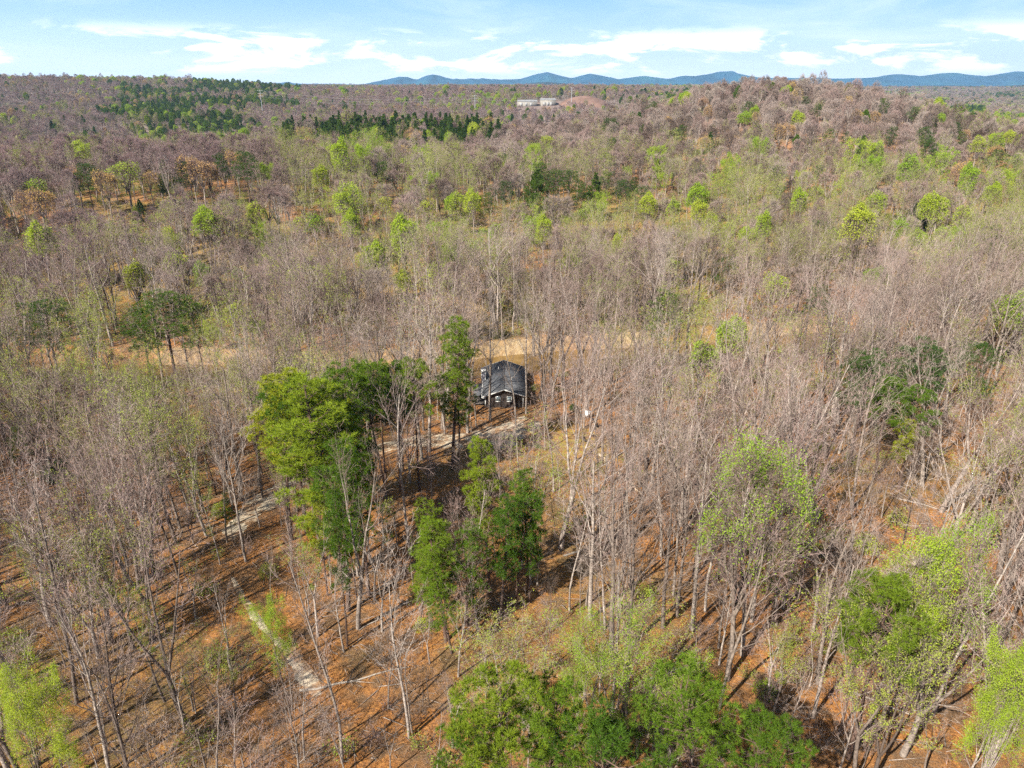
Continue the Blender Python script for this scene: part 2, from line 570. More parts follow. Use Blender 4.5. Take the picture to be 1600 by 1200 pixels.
def dome(seed, H, Rc, base, n_l=13, n=2500, leaf=None, nl=0, parts=False, ls=None):
    """a hardwood seen across a valley: a few ascending limbs carrying a rounded shell of fine twigs"""
    rng = np.random.default_rng(seed)
    o = [[], []]
    p = np.array([0, 0, -0.4]); d = np.array([rng.normal() * 0.04, rng.normal() * 0.04, 1.0]); hb = H * base
    for i in range(4):
        q = p + unit(d + rng.normal(size=3) * 0.03) * hb / 4
        o[0].append((p, q, 0.27 - 0.02 * i, 0.25 - 0.02 * i)); p = q
    cz = H * (base + 0.95) / 2 * 1.0; rz = H * (1 - base) * 0.56
    v = rng.normal(size=(n, 3)); v /= np.linalg.norm(v, axis=1, keepdims=True)
    v[:, 2] = np.where(v[:, 2] < -0.35, -v[:, 2], v[:, 2])
    lump = 0.58 + 0.72 * vnoise(v[:, 0] * 2.2 + seed, v[:, 1] * 2.2 + v[:, 2] * 1.7, seed)
    T = v * np.array([Rc, Rc, rz]) * (lump * rng.uniform(0.62, 1.0, n) ** 0.5)[:, None] + np.array([0, 0, cz - rz * 0.05])
    ends = []
    for j in range(n_l):
        a = j * 2.4 + rng.normal() * 0.3; e = R(rng.uniform(18, 62))
        tip = np.array([math.cos(a) * math.cos(e) * Rc * 0.62, math.sin(a) * math.cos(e) * Rc * 0.62, cz + rz * 0.62 * math.sin(e)])
        st = p - np.array([0, 0, rng.uniform(0, H * 0.08)])
        mid = st * 0.5 + tip * 0.5 + np.array([0, 0, -0.08 * H]) * 0.4 + rng.normal(size=3) * 0.3
        o[1] += [(st, mid, 0.13, 0.09), (mid, tip, 0.09, 0.035)]
        for f in (0.1, 0.5, 1.0):
            ends.append(mid + (tip - mid) * f)
        ends.append(st * 0.4 + mid * 0.6)
    ends = np.array(ends)
    k = max(40, n // 10)
    sub = T[rng.integers(0, n, k)]; sub = np.array([0, 0, cz - rz * 0.3]) + (sub - np.array([0, 0, cz - rz * 0.3])) * 0.72
    near = ends[np.argmin(np.linalg.norm(sub[:, None] - ends[None], axis=2), axis=1)]
    dn = np.linalg.norm(T[:, None] - sub[None], axis=2); ix = np.argmin(dn, axis=1)
    S = sub[ix]
    # twigs keep a natural length and radiate from their branch
    Ln = np.minimum(dn[np.arange(n), ix], 2.0)[:, None]
    S2 = T - (T - S) / np.maximum(dn[np.arange(n), ix][:, None], 1e-3) * Ln
    a0, a1 = arr(o[0]), arr(o[1])
    tr = [(*tube(*a0, 6), 0), (*tube(*a1, 4), 0), (*slivers(near, sub + (sub - near) * 0.15, np.full(k, 0.08), rng), 0)]
    cw = [(*slivers(S2, T, np.full(n, 0.034), rng), 1)]
    for rep in range(2):
        jit = unit_rows(rng.normal(size=(n, 3)) * 0.32 + unit_rows(T - S2) + np.array([0, 0, 0.3]))
        cw.append((*slivers(S2 * 0.5 + T * 0.5, S2 * 0.5 + T * 0.5 + jit * rng.uniform(0.5, 1.0, n)[:, None], np.full(n, 0.026), rng), 1))
    mats = [M['bark'], M['twig']]
    if leaf:
        i = rng.integers(0, n, nl)
        if ls and ls < 0.2:      # leaves gather on some boughs and leave others nearly bare
            g_ = vnoise(T[i][:, 0] * 0.75 + seed, T[i][:, 1] * 0.75 + T[i][:, 2] * 0.6, seed + 3)
            i = i[g_ > rng.uniform(0.35, 0.62, nl)]; nl = len(i)
        cw.append((*leaves(T[i] + rng.normal(size=(nl, 3)) * (0.42 if ls and ls < 0.2 else 0.25), ls or (0.32 if leaf != 'gren' else 0.4), rng), 2)); mats.append(M[leaf])
    if parts:
        return build_mesh('leafy_trunk', [(V, F, 0) for V, F, _ in tr], [M['bark']]), build_mesh('leafy_crown', cw, mats)
    return build_mesh('dome_tree', tr + cw, mats)



def far_bare(seed, form, H):
    rng = np.random.default_rng(seed)
    o = skeleton(rng, form, H, 0.28)
    a0 = arr(o[0]); a1 = arr(o[1]); a2 = arr(o[2]); a3 = arr(o[3])
    s = rng.random(len(a3[0])) < 0.8
    return [(*tube(*a0, 4), 0), (*slivers(a1[0], a1[1], np.full(len(a1[0]), 0.22), rng), 0),
            (*slivers(a2[0], a2[1], np.full(len(a2[0]), 0.12), rng), 1),
            (*slivers(a3[0][s], a3[0][s] + (a3[1][s] - a3[0][s]) * 2.0, np.full(s.sum(), 0.10), rng), 1)], o, rng


def budding(seed, form, H, r, n, size, mat, zmin, jitter, clump=0.0, tw=0.8):
    tr, cw, o, rng = bare_parts(seed, form, H, r, tw)
    P = leaf_points(o, rng, n, zmin=zmin * H, jitter=jitter, clump=clump)
    lv = (*leaves(P, size, rng), 1)
    return build_mesh('budding_trunk', tr, [M['bark']]), build_mesh('budding_crown', cw + [lv], [M['twig'], M[mat]]), tr, cw, lv


GREEN = []; OLIVE = []; ORANGE = []
MIDG = []; MIDO = []; MIDR = []
for seed, form, H, r, n, size, zmin, jit, cl, word in [
        (31, 'forked', 24, 0.28, 7500, 0.27, 0.5, 0.3, 3.2, 'leafing'), (32, 'broad', 22, 0.27, 11000, 0.28, 0.48, 0.3, 0, 'full'),
        (33, 'straight', 24, 0.24, 9500, 0.28, 0.48, 0.28, 0, 'narrow'), (34, 'straight', 20, 0.2, 6500, 0.26, 0.25, 0.28, 2.8, 'loose'),
        (35, 'broad', 20, 0.25, 3200, 0.26, 0.4, 0.25, 2.2, 'thinly leafed')]:
    a, b, tr, cw, lv = budding(seed, form, H, r, n, size, 'gren', zmin, jit, cl)
    GREEN.append((word, a, b, H))
    MIDG.append(build_mesh('mid_green', [(V, F, 0) for V, F, k in tr] + [(V, F, 1) for V, F, k in cw] + [(lv[0], lv[1], 2)], [M['bark'], M['twig'], M['gren']]))
NEARG = []
for seed, form, H, r, n, size, zmin, jit, cl in [(31, 'forked', 24, 0.30, 22000, 0.14, 0.5, 0.32, 3.4), (32, 'broad', 22, 0.27, 34000, 0.14, 0.45, 0.32, 4.0),
                                                 (33, 'straight', 24, 0.24, 28000, 0.14, 0.4, 0.30, 0), (34, 'straight', 20, 0.2, 18000, 0.14, 0.3, 0.28, 3.0), (35, 'broad', 20, 0.25, 8500, 0.14, 0.35, 0.28, 3.0)]:
    a, b, tr, cw, lv = budding(seed, form, H, r, n, size, 'gren', zmin, jit, cl)
    NEARG.append((a, b))
for seed, form, H, r, n, size, zmin, jit, cl, word in [
        (41, 'straight', 24, 0.22, 3200, 0.145, 0.3, 0.15, 0, 'slim'), (42, 'forked', 23, 0.24, 4400, 0.145, 0.3, 0.15, 0, 'forked'),
        (43, 'broad', 20, 0.24, 4800, 0.145, 0.3, 0.15, 0, 'broad'), (44, 'thin', 22, 0.16, 2300, 0.145, 0.3, 0.15, 0, 'thin')]:
    a, b, tr, cw, lv = budding(seed, form, H, r, n, size, 'oliv', zmin, jit, cl)
    OLIVE.append((word, a, b, H))
    MIDO.append(build_mesh('mid_olive', [(V, F, 0) for V, F, k in tr] + [(V, F, 1) for V, F, k in cw] + [(lv[0], lv[1], 2)], [M['bark'], M['twig'], M['oliv']]))
for seed, form, H, r, n, size, zmin, jit, cl, word in [
        (51, 'broad', 19, 0.25, 3000, 0.22, 0.3, 0.15, 0, 'broad'), (52, 'forked', 20, 0.24, 2600, 0.22, 0.3, 0.15, 0, 'forked')]:
    a, b, tr, cw, lv = budding(seed, form, H, r, n, size, 'oran', zmin, jit, cl)
    ORANGE.append((word, a, b, H))
    MIDR.append(build_mesh('mid_orange', [(V, F, 0) for V, F, k in tr] + [(V, F, 1) for V, F, k in cw] + [(lv[0], lv[1], 2)], [M['bark'], M['twig'], M['oran']]))


def pine(seed, H, r, crown_from, spread, mat, kids=30, cone=False, k=26, nl=0.46, nw=0.045, low=0.0):
    rng = np.random.default_rng(seed)
    if cone:
        shp = lambda f: max(0.12, 1.15 * (1 - (f - crown_from) / (1 - crown_from)) ** 0.8) * (0.7 + 0.6 * rng.random())
        ang = (68, 96)
    else:
        shp = lambda f: (0.55 + 0.75 * math.sin(math.pi * min(1, (f - crown_from) / (1 - crown_from) * 0.8 + 0.15))) * (0.7 + 0.5 * rng.random())
        ang = (48, 92)
    spec = [dict(steps=12, bend=0.02, up=0.05, taper=0.18, kids=kids, ratio=spread, angle=ang, rr=0.3, shape=shp, **{'from': crown_from, 'to': 0.995}),
            dict(steps=5, bend=0.12, up=0.02 if cone else 0.12, taper=0.3, kids=(7, 10), ratio=0.42, angle=(35, 75), rr=0.5, **{'from': 0.25, 'to': 1.0}),
            dict(steps=2, bend=0.15, up=0.1, taper=0.5, kids=(3, 5), ratio=0.5, angle=(30, 75), rr=0.5, **{'from': 0.3, 'to': 1.0}),
            dict(steps=1, bend=0.1, up=0.1, taper=0.5, kids=0, ratio=0, angle=(0, 0), **{'from': 0})]
    o = [[] for _ in spec]
    grow(rng, np.array([0, 0, -0.4]), unit(np.array([rng.normal() * 0.03, rng.normal() * 0.03, 1])), H, r, spec, 0, o)
    # dead stubs below the crown
    for j in range(8):
        f = crown_from * rng.uniform(0.6, 1.03)
        a = rng.uniform(0, 6.28); z = H * f
        ln = rng.uniform(0.8, 2.2)
        p = np.array([0, 0, z]); q = p + np.array([math.cos(a), math.sin(a), rng.uniform(-0.1, 0.3)]) * ln
        o[1].append((p, q, 0.035, 0.012))
    a0, a1, a2, a3 = (arr(x) for x in o)
    tr = [(*tube(*a0, 8), 0), (*tube(*a1, 4), 0)]
    tips = np.concatenate([a3[1], a2[1]])
    dirs = np.concatenate([a3[1] - a3[0], a2[1] - a2[0]])
    dirs /= np.maximum(np.linalg.norm(dirs, axis=1, keepdims=True), 1e-6)
    kp = rng.random(len(tips)) < (0.8 if not cone else 0.8)
    tips = tips[kp]; dirs = dirs[kp]
    dirs = dirs * 0.6 + np.array([0, 0, 0.5])
    cw = [(*slivers(a2[0], a2[1], np.full(len(a2[0]), 0.05), rng), 0), (*tufts(tips, dirs, nl, nw, k, rng), 1)]
    mats = [M['pbark'], M[mat]]
    both = [(V, F, 0) for V, F, _ in tr] + cw
    return build_mesh('pine_trunk', tr, [M['pbark']]), build_mesh('pine_crown', cw, mats), build_mesh('mid_pine', both, mats)


def puff_pine(seed, H, Rc, base, mat, npuff=46, pr=0.88, k=20, nl=0.44, nw=0.042, per=22, open_=0.0, top=1.0):
    """a pine whose boughs carry separate rounded clumps of needle bursts, long clear trunk below"""
    rng = np.random.default_rng(seed)
    o = [[], [], []]
    pts = [np.array([0, 0, -0.4])]; d = unit(np.array([rng.normal() * 0.03, rng.normal() * 0.03, 1]))
    n = 12; r = H * 0.011 + 0.01
    for i in range(n):
        d = unit(d + rng.normal(size=3) * 0.02)
        pts.append(pts[-1] + d * (H - 0.8) / n)
        o[0].append((pts[-2], pts[-1], r * (1 - 0.8 * i / n), r * (1 - 0.8 * (i + 1) / n)))
    axis = lambda z: pts[0] + (pts[-1] - pts[0]) * np.clip(z / (H - 0.8), 0, 1)
    zb = H * base; tips = []; dirs = []
    lob = rng.uniform(0, 6.28)
    for j in range(npuff):
        if rng.random() < 0.10:
            continue
        f = (j + rng.random()) / npuff                      # 0 low .. 1 top
        f = f ** 0.85
        env = math.sqrt(max(0.02, 1 - (max(0, f - 0.42) / 0.60) ** 2)) if f > 0.42 else 0.62 + 0.38 * f / 0.42
        az_ = j * 2.4 + rng.normal() * 0.35
        q = Rc * env * (0.80 + 0.28 * math.sin(az_ * 2 + lob) * 0.6 + rng.normal() * 0.09) * top
        if rng.random() < 0.30:
            q *= rng.uniform(0.35, 0.7)
        z = zb + (H - 0.5 - zb) * f
        ax = axis(z)
        c = ax + np.array([math.cos(az_) * q, math.sin(az_) * q, 0]); c[2] = z
        st = axis(max(zb * 0.93, z - 0.25 * q - rng.uniform(0.2, 1.2)))
        mid = (st + c) / 2 + np.array([0, 0, -0.12 * q])
        rb = 0.03 + 0.011 * q
        o[1] += [(st, mid, rb, rb * 0.7), (mid, c, rb * 0.7, 0.02)]
        outd = unit(np.array([math.cos(az_) * (0.9 - 0.6 * f), math.sin(az_) * (0.9 - 0.6 * f), 0.55 + 0.5 * f]))
        R0 = pr * rng.uniform(0.75, 1.25)
        m_ = int(per * rng.uniform(0.8, 1.2) * (1 - open_ * rng.random()))
        v = rng.normal(size=(m_, 3)); v /= np.linalg.norm(v, axis=1, keepdims=True)
        v = unit_rows(v + outd * 0.55)
        T = c + v * np.array([R0, R0, R0 * 0.62]) * rng.uniform(0.55, 1.0, (m_, 1))
        for t_ in T[:8]:
            o[2].append((c, t_, 0.02, 0.008))
        tips.append(T); dirs.append(v * 0.6 + np.array([0, 0, 0.45]))
        if q > Rc * 0.45:                                   # smaller clump further in on the same bough
            c2 = mid * 0.45 + c * 0.55 + np.array([0, 0, 0.25]); m2 = m_ // 3
            v = unit_rows(rng.normal(size=(m2, 3)) + np.array([0, 0, 0.6]))
            tips.append(c2 + v * R0 * 0.7 * np.array([1, 1, 0.6])); dirs.append(v * 0.6 + np.array([0, 0, 0.45]))
    for j in range(9):
        z = H * base * rng.uniform(0.55, 1.02); a = rng.uniform(0, 6.28); ln = rng.uniform(0.6, 2.0)
        p = axis(z); o[1].append((p, p + np.array([math.cos(a), math.sin(a), rng.uniform(-0.15, 0.3)]) * ln, 0.03, 0.01))
    tips = np.concatenate(tips); dirs = np.concatenate(dirs)
    a0, a1, a2 = (arr(x) for x in o)
    tr = [(*tube(*a0, 8), 0), (*tube(*a1, 4), 0)]
    cw = [(*slivers(a2[0], a2[1], np.full(len(a2[0]), 0.04), rng), 0), (*tufts(tips, dirs, nl, nw, k, rng), 1)]
    mats = [M['pbark'], M[mat]]
    return build_mesh('pine_trunk', tr, [M['pbark']]), build_mesh('pine_crown', cw, mats), build_mesh('mid_pine', [(V, F, 0) for V, F, _ in tr] + cw, mats)


PINES = {}
PINES['round'] = [puff_pine(61, 24, 4.2, 0.60, 'need'), puff_pine(62, 23, 4.6, 0.57, 'need', 52), puff_pine(63, 25, 4.4, 0.62, 'need', 48, 1.15)]
PINES['yellow'] = [puff_pine(64, 23, 4.2, 0.52, 'needy', 52), puff_pine(65, 19, 3.2, 0.40, 'needy', 44, 0.9)]
PINES['dark'] = [puff_pine(66, 22, 4.9, 0.50, 'needd', 46, 1.3), puff_pine(67, 21, 4.3, 0.48, 'needd', 40, 1.2)]
PINES['tall'] = [puff_pine(68, 24, 2.9, 0.36, 'need', 52, 0.95), puff_pine(69, 20, 3.3, 0.34, 'need', 40, 1.0, open_=0.4)]
PINES['cone'] = [pine(70, 20, 0.22, 0.16, 0.21, 'needd', 60, cone=True), pine(71, 22, 0.22, 0.2, 0.18, 'needd', 60, cone=True)]
PINES['sparse'] = [pine(72, 22, 0.2, 0.45, 0.17, 'needd', 18, k=14)]


DOME = [dome(201, 22, 5.2, 0.36), dome(202, 20, 5.6, 0.40), dome(203, 23, 4.4, 0.36), dome(204, 18, 4.6, 0.38), dome(205, 21, 6.2, 0.42), dome(206, 22, 3.8, 0.45)]
NEARD = [dome(261, 25, 4.4, 0.36, n=1300, leaf='gren', nl=22000, parts=True, ls=0.135), dome(262, 22, 4.6, 0.36, n=1300, leaf='gren', nl=34000, parts=True, ls=0.14)]
DOMEO = [dome(211, 21, 4.6, 0.4, leaf='oliv', nl=900), dome(212, 20, 4.0, 0.4, leaf='oliv', nl=700)]
DOMEG = [dome(221, 21, 4.4, 0.42, leaf='gren', nl=4200), dome(222, 19, 4.8, 0.40, leaf='gren', nl=3200)]
DOMER = [dome(231, 19, 4.8, 0.40, leaf='oran', nl=1300)]
HG = [dome(241, 24, 3.9, 0.50, leaf='gren', nl=3919, parts=True, ls=0.30), dome(242, 22, 4.6, 0.46, leaf='gren', nl=5880, parts=True, ls=0.34), dome(243, 24, 3.4, 0.40, leaf='gren', nl=4480, parts=True, ls=0.34),
      dome(244, 20, 3.8, 0.38, leaf='gren', nl=2520, parts=True, ls=0.34), dome(245, 20, 3.9, 0.45, leaf='gren', nl=1540, parts=True, ls=0.34)]
HR = [dome(251, 19, 5.2, 0.45, leaf='oran', nl=1700, parts=True, ls=0.32), dome(252, 20, 4.4, 0.45, leaf='oran', nl=1200, parts=True, ls=0.32)]
# far level of detail, used only for the forest masses
def far_leafy(seed, H, mat, n, size):
    pcs, o, rng = far_bare(seed, 'broad', H)
    P = leaf_points(o, rng, n, lvls=(2, 3), zmin=0.3 * H, jitter=0.5)
    return build_mesh('far_leafy', pcs + [(*leaves(P, size, rng), 2)], [M['bark'], M['twig'], M[mat]])


def far_pine(seed, H, cone, mat='needd'):
    rng = np.random.default_rng(seed)
    n = 700
    f = rng.random(n) ** 0.8
    z = H * (0.15 + 0.85 * f) if cone else H * (0.42 + 0.58 * f)
    rad = (H * 0.2 * (1 - f) + 0.3) if cone else H * 0.2 * np.sqrt(np.clip(1 - (2 * f - 0.85) ** 2 * 0.9, 0.05, 1))
    a = rng.uniform(0, 6.28, n); q = np.sqrt(rng.uniform(0.25, 1, n)) * rad * (0.75 + 0.5 * vnoise(a * 2, z * 0.6, seed))
    C = np.stack([np.cos(a) * q, np.sin(a) * q, z], axis=1)
    D = np.stack([np.cos(a), np.sin(a), np.full(n, 0.8)], axis=1); D /= np.linalg.norm(D, axis=1, keepdims=True)
    tk = (*tube(np.array([[0, 0, -0.5]]), np.array([[0, 0, H * 0.95]]), [0.28], [0.06], 5), 0)
    return build_mesh('far_pine', [tk, (*tufts(C, D, 1.0, 0.42, 4, rng), 1)], [M['pbark'], M[mat]])


FAR_B = []
for k, fm in enumerate(['broad', 'straight', 'forked', 'broad']):
    pcs, o, rng = far_bare(80 + k, fm, 22)
    FAR_B.append(build_mesh('far_bare', pcs, [M['bark'], M['twig']]))
FAR_G = [far_leafy(85, 21, 'gren', 900, 0.7), far_leafy(86, 20, 'gren', 600, 0.7)]
FAR_O = [far_leafy(87, 21, 'oliv', 420, 0.6), far_leafy(88, 20, 'oliv', 420, 0.6)]
FAR_R = [far_leafy(89, 19, 'oran', 450, 0.6)]
FAR_P = [far_pine(90, 21, False), far_pine(91, 20, True), far_pine(92, 22, True), far_pine(93, 21, False, 'need')]


# ------------------------------------------------------------------ ground
def gridlines(lo, hi, fine_lo, fine_hi, step, g):
    a = list(np.arange(fine_lo, fine_hi, step))
    s = step; v = fine_hi
    while v < hi:
        a.append(v); s *= g; v += s
    a.append(hi)
    s = step; v = fine_lo
    b = []
    while v > lo:
        s *= g; v -= s; b.append(max(v, lo))
    return np.array(sorted(set(b + a)))


gx = gridlines(-10000, 10000, -150, 160, 1.6, 1.035)
gy = gridlines(-260, 10600, 20, 240, 1.3, 1.022)
GX, GY = np.meshgrid(gx, gy)
GZ = height(GX, GY)
V = np.stack([GX, GY, GZ], axis=2).reshape(-1, 3)
nx, ny = len(gx), len(gy)
ii = (np.arange(ny - 1)[:, None] * nx + np.arange(nx - 1)[None, :]).ravel()
F = np.stack([ii, ii + 1, ii + nx + 1, ii + nx], axis=1)

# ground cover masks, as attributes
lawn_c = [world_at(905, 690), world_at(880, 720), world_at(870, 665), world_at(915, 715)]
track_px = [[(352, 850), (372, 822), (400, 795), (430, 772), (468, 752), (520, 728), (575, 708), (620, 694), (670, 688), (720, 690), (765, 690), (800, 672), (838, 655)],
            [(362, 900), (380, 935), (398, 965), (420, 990), (450, 1018), (480, 1060), (500, 1095)]]
tracks = [[world_at(*p) for p in t_] for t_ in track_px]


def seg_dist(x, y, pts):
    best = np.full(np.shape(x), 1e9)
    for (x0, y0), (x1, y1) in zip(pts[:-1], pts[1:]):
        dx, dy = x1 - x0, y1 - y0
        t_ = np.clip(((x - x0) * dx + (y - y0) * dy) / (dx * dx + dy * dy), 0, 1)
        best = np.minimum(best, np.hypot(x - x0 - t_ * dx, y - y0 - t_ * dy))
    return best


fx, fy = V[:, 0], V[:, 1]
lawn = np.zeros(len(V))
for (lx, ly), rr in zip(lawn_c, (6.5, 5.5, 4, 5)):
    lawn = np.maximum(lawn, 1 - sstep((np.hypot(fx - lx, fy - ly) - rr * 0.5) / (rr * 0.8)))
sb = fy - bank_y(fx)
sand = sstep((sb + 1.5) / 1.2) * (1 - sstep((sb - 2.3 - 4 * (fbm(fx, fy, 14, 8) - 0.3)) / 3)) * (fbm(fx, fy, 10, 9) * 1.3 + 0.25)
sand = sand * np.where(fx < -15, 0.7, 1.0) * np.clip(0.75 * sstep((fx + 92) / 10) * (1 - sstep((fx - 34) / 8)) + 0.45 * sstep((fx - 57) / 4) * (1 - sstep((fx - 88) / 5)) + 0.12, 0, 1)
mud = sstep((sb + 22) / 6) * (1 - sstep((sb + 3) / 2))
green = sstep((fbm(fx, fy, 26, 12) - 0.56) / 0.14) * 0.8 + sstep((fy - 195) / 20) * (1 - sstep((fy - 330) / 80)) * 0.75 * sstep((fbm(fx, fy, 40, 15) - 0.3) / 0.3)
green = green * np.where(fy < 178, 0.4, 1)
farc = sstep((fy - 260) / 500)
me = build_mesh('ground', [(V, F, 0)], [])
for nm, dat in (('lawn', lawn), ('sand', np.clip(sand, 0, 1)), ('mud', mud), ('green', np.clip(green, 0, 1)), ('far', farc)):
    at = me.attributes.new(nm, 'FLOAT', 'POINT')
    at.data.foreach_set('value', dat.astype(np.float32))
me.polygons.foreach_set('use_smooth', np.ones(len(me.polygons), bool))
m, t, b, o = newmat('leaf_litter')
tcg = t.nodes.new('ShaderNodeTexCoord')
P = tcg.outputs['Object']


def attr(t, name):
    a = t.nodes.new('ShaderNodeAttribute'); a.attribute_name = name
    return a.outputs['Fac']


fine = noise(t, 3.2, 6, 0.75, P)
speck = noise(t, 9.0, 3, 0.7, P)
pat = noise(t, 0.16, 5, 0.6, P)
pat2 = noise(t, 0.05, 4, 0.6, P)
lit = ramp(t, [(0.25, (0.10, 0.045, 0.02)), (0.42, (0.24, 0.10, 0.035)), (0.55, (0.43, 0.19, 0.055)), (0.66, (0.55, 0.28, 0.095)), (0.8, (0.62, 0.40, 0.20))], fine)
lit = mixc(t, mapr(t, pat, 0.42, 0.62, 0, 0.75), lit, ramp(t, [(0.3, (0.14, 0.07, 0.035)), (0.6, (0.33, 0.19, 0.09)), (0.8, (0.50, 0.34, 0.19))], speck))
lit = mixc(t, mapr(t, pat2, 0.5, 0.68, 0, 0.55), lit, ramp(t, [(0.3, (0.30, 0.12, 0.04)), (0.6, (0.58, 0.26, 0.075)), (0.8, (0.66, 0.40, 0.14))], fine))
grn = ramp(t, [(0.3, (0.10, 0.11, 0.025)), (0.55, (0.24, 0.22, 0.055)), (0.8, (0.36, 0.30, 0.10))], speck)
gm = t.nodes.new('ShaderNodeMath'); gm.operation = 'MULTIPLY'
t.links.new(attr(t, 'green'), gm.inputs[0]); t.links.new(mapr(t, fine, 0.38, 0.58), gm.inputs[1])
brn = ramp(t, [(0.3, (0.06, 0.038, 0.024)), (0.5, (0.15, 0.095, 0.055)), (0.68, (0.28, 0.20, 0.125)), (0.8, (0.40, 0.31, 0.21))], noise(t, 5.5, 5, 0.75, P))
lit = mixc(t, mapr(t, noise(t, 0.42, 5, 0.65, P), 0.44, 0.60, 0, 0.8), lit, brn)
c = mixc(t, gm.outputs[0], lit, grn)
lw = ramp(t, [(0.3, (0.22, 0.15, 0.04)), (0.5, (0.38, 0.30, 0.06)), (0.7, (0.46, 0.38, 0.10))], speck)
lm = t.nodes.new('ShaderNodeMath'); lm.operation = 'MULTIPLY'
t.links.new(attr(t, 'lawn'), lm.inputs[0]); t.links.new(mapr(t, noise(t, 0.7, 6, 0.7, P), 0.42, 0.6, 0.0, 0.75), lm.inputs[1])
c = mixc(t, lm.outputs[0], c, lw)
c = mixc(t, attr(t, 'mud'), c, ramp(t, [(0.3, (0.10, 0.055, 0.022)), (0.7, (0.26, 0.14, 0.05))], fine))
sn = ramp(t, [(0.25, (0.17, 0.11, 0.055)), (0.5, (0.40, 0.30, 0.17)), (0.75, (0.60, 0.50, 0.34))], noise(t, 1.1, 6, 0.7, P))
c = mixc(t, attr(t, 'sand'), c, sn)
# land cover far away: woods too distant to tell apart
fo = ramp(t, [(0.3, (0.06, 0.085, 0.03)), (0.45, (0.15, 0.115, 0.10)), (0.6, (0.21, 0.155, 0.14)), (0.75, (0.17, 0.16, 0.07))], noise(t, 0.012, 6, 0.7, P))
c = mixc(t, attr(t, 'far'), c, fo)
t.links.new(c, b.inputs['Base Color'])
b.inputs['Roughness'].default_value = 0.95
b.inputs['Specular IOR Level'].default_value = 0.1
bp = t.nodes.new('ShaderNodeBump'); bp.inputs['Strength'].default_value = 0.9; bp.inputs['Distance'].default_value = 0.45
t.links.new(fine, bp.inputs['Height']); t.links.new(bp.outputs[0], b.inputs['Normal'])
me.materials.append(m)
g = bpy.data.objects.new('ground', me); COL.objects.link(g); g['kind'] = 'structure'


def link(name, me, parent=None, **props):
    ob = bpy.data.objects.new(name, me)
    COL.objects.link(ob)
    if parent is not None:
        ob.parent = parent
    for k, v in props.items():
        ob[k] = v
    return ob


def simple_mat(name, col, rough=0.8, metal=0.0, var=0.0, scale=3.0, dark=None, spec=0.3):
    m, t, b, o = newmat(name)
    if var:
        tcx = t.nodes.new('ShaderNodeTexCoord')
        f = noise(t, scale, 5, 0.65, tcx.outputs['Object'])
        dk = dark or tuple(v * (1 - var) for v in col)
        c = mixc(t, mapr(t, f, 0.35, 0.65), dk, col)
        t.links.new(c, b.inputs['Base Color'])
    else:
        b.inputs['Base Color'].default_value = (*col, 1)
    b.inputs['Roughness'].default_value = rough
    b.inputs['Metallic'].default_value = metal
    b.inputs['Specular IOR Level'].default_value = spec
    return m


# driveway and lower track: ribbons of pale gravel with ragged edges, just above the ground
m, t, b, o = newmat('pale_gravel')
tcx = t.nodes.new('ShaderNodeTexCoord'); P = tcx.outputs['Object']
c = ramp(t, [(0.3, (0.28, 0.215, 0.14)), (0.5, (0.46, 0.38, 0.27)), (0.7, (0.60, 0.52, 0.38))], noise(t, 2.2, 6, 0.7, P))
c = mixc(t, mapr(t, noise(t, 0.5, 4, 0.6, P), 0.44, 0.58, 0, 0.92), c, (0.27, 0.145, 0.065))
t.links.new(c, b.inputs['Base Color']); b.inputs['Roughness'].default_value = 0.95
M['gravel'] = m


def ribbon(name, pts, widths, seed, lift=0.06):
    pts = np.array(pts); rng = np.random.default_rng(seed)
    seg = np.linalg.norm(np.diff(pts, axis=0), axis=1); cs = np.concatenate([[0], np.cumsum(seg)])
    s = np.arange(0, cs[-1], 0.5)
    X = np.interp(s, cs, pts[:, 0]); Y = np.interp(s, cs, pts[:, 1])
    k = np.ones(9) / 9
    X = np.convolve(np.pad(X, 4, 'edge'), k, 'valid'); Y = np.convolve(np.pad(Y, 4, 'edge'), k, 'valid')
    W = np.interp(s, cs, widths)
    tx = np.gradient(X); ty = np.gradient(Y); n = np.hypot(tx, ty); nxx, nyy = -ty / n, tx / n
    K = 8
    rows = []
    for j in range(K + 1):
        f = (j / K) * 2 - 1
        e = 1 + (0.5 * (vnoise(s * 0.8, np.full_like(s, 3.0 + (f > 0) * 9), seed) - 0.5) + 0.35 * (vnoise(s * 2.3, np.full_like(s, 7.0 + (f > 0) * 9), seed) - 0.5))
        x = X + nxx * f * W / 2 * e; y = Y + nyy * f * W / 2 * e
        rows.append(np.stack([x, y, height(x, y) + lift - 0.05 * abs(f) ** 3], axis=1))
    V = np.stack(rows, axis=1).reshape(-1, 3)
    n_ = len(s)
    ii = (np.arange(n_ - 1)[:, None] * (K + 1) + np.arange(K)[None, :]).ravel()
    F = np.stack([ii, ii + 1, ii + K + 2, ii + K + 1], axis=1)
    me = build_mesh(name, [(V, F, 0)], [M['gravel']])
    me.polygons.foreach_set('use_smooth', np.ones(len(me.polygons), bool))
    return link(name, me, kind='structure')


ribbon('driveway', tracks[0], [2.2, 3.4, 4.2, 4.2, 3.6, 3.4, 3.4, 3.6, 4.6, 6.5, 8.5, 7.0, 5.0], 3)
ribbon('path', tracks[1], [0.5, 0.8, 1.0, 0.7, 1.3, 2.0, 0.8], 5)

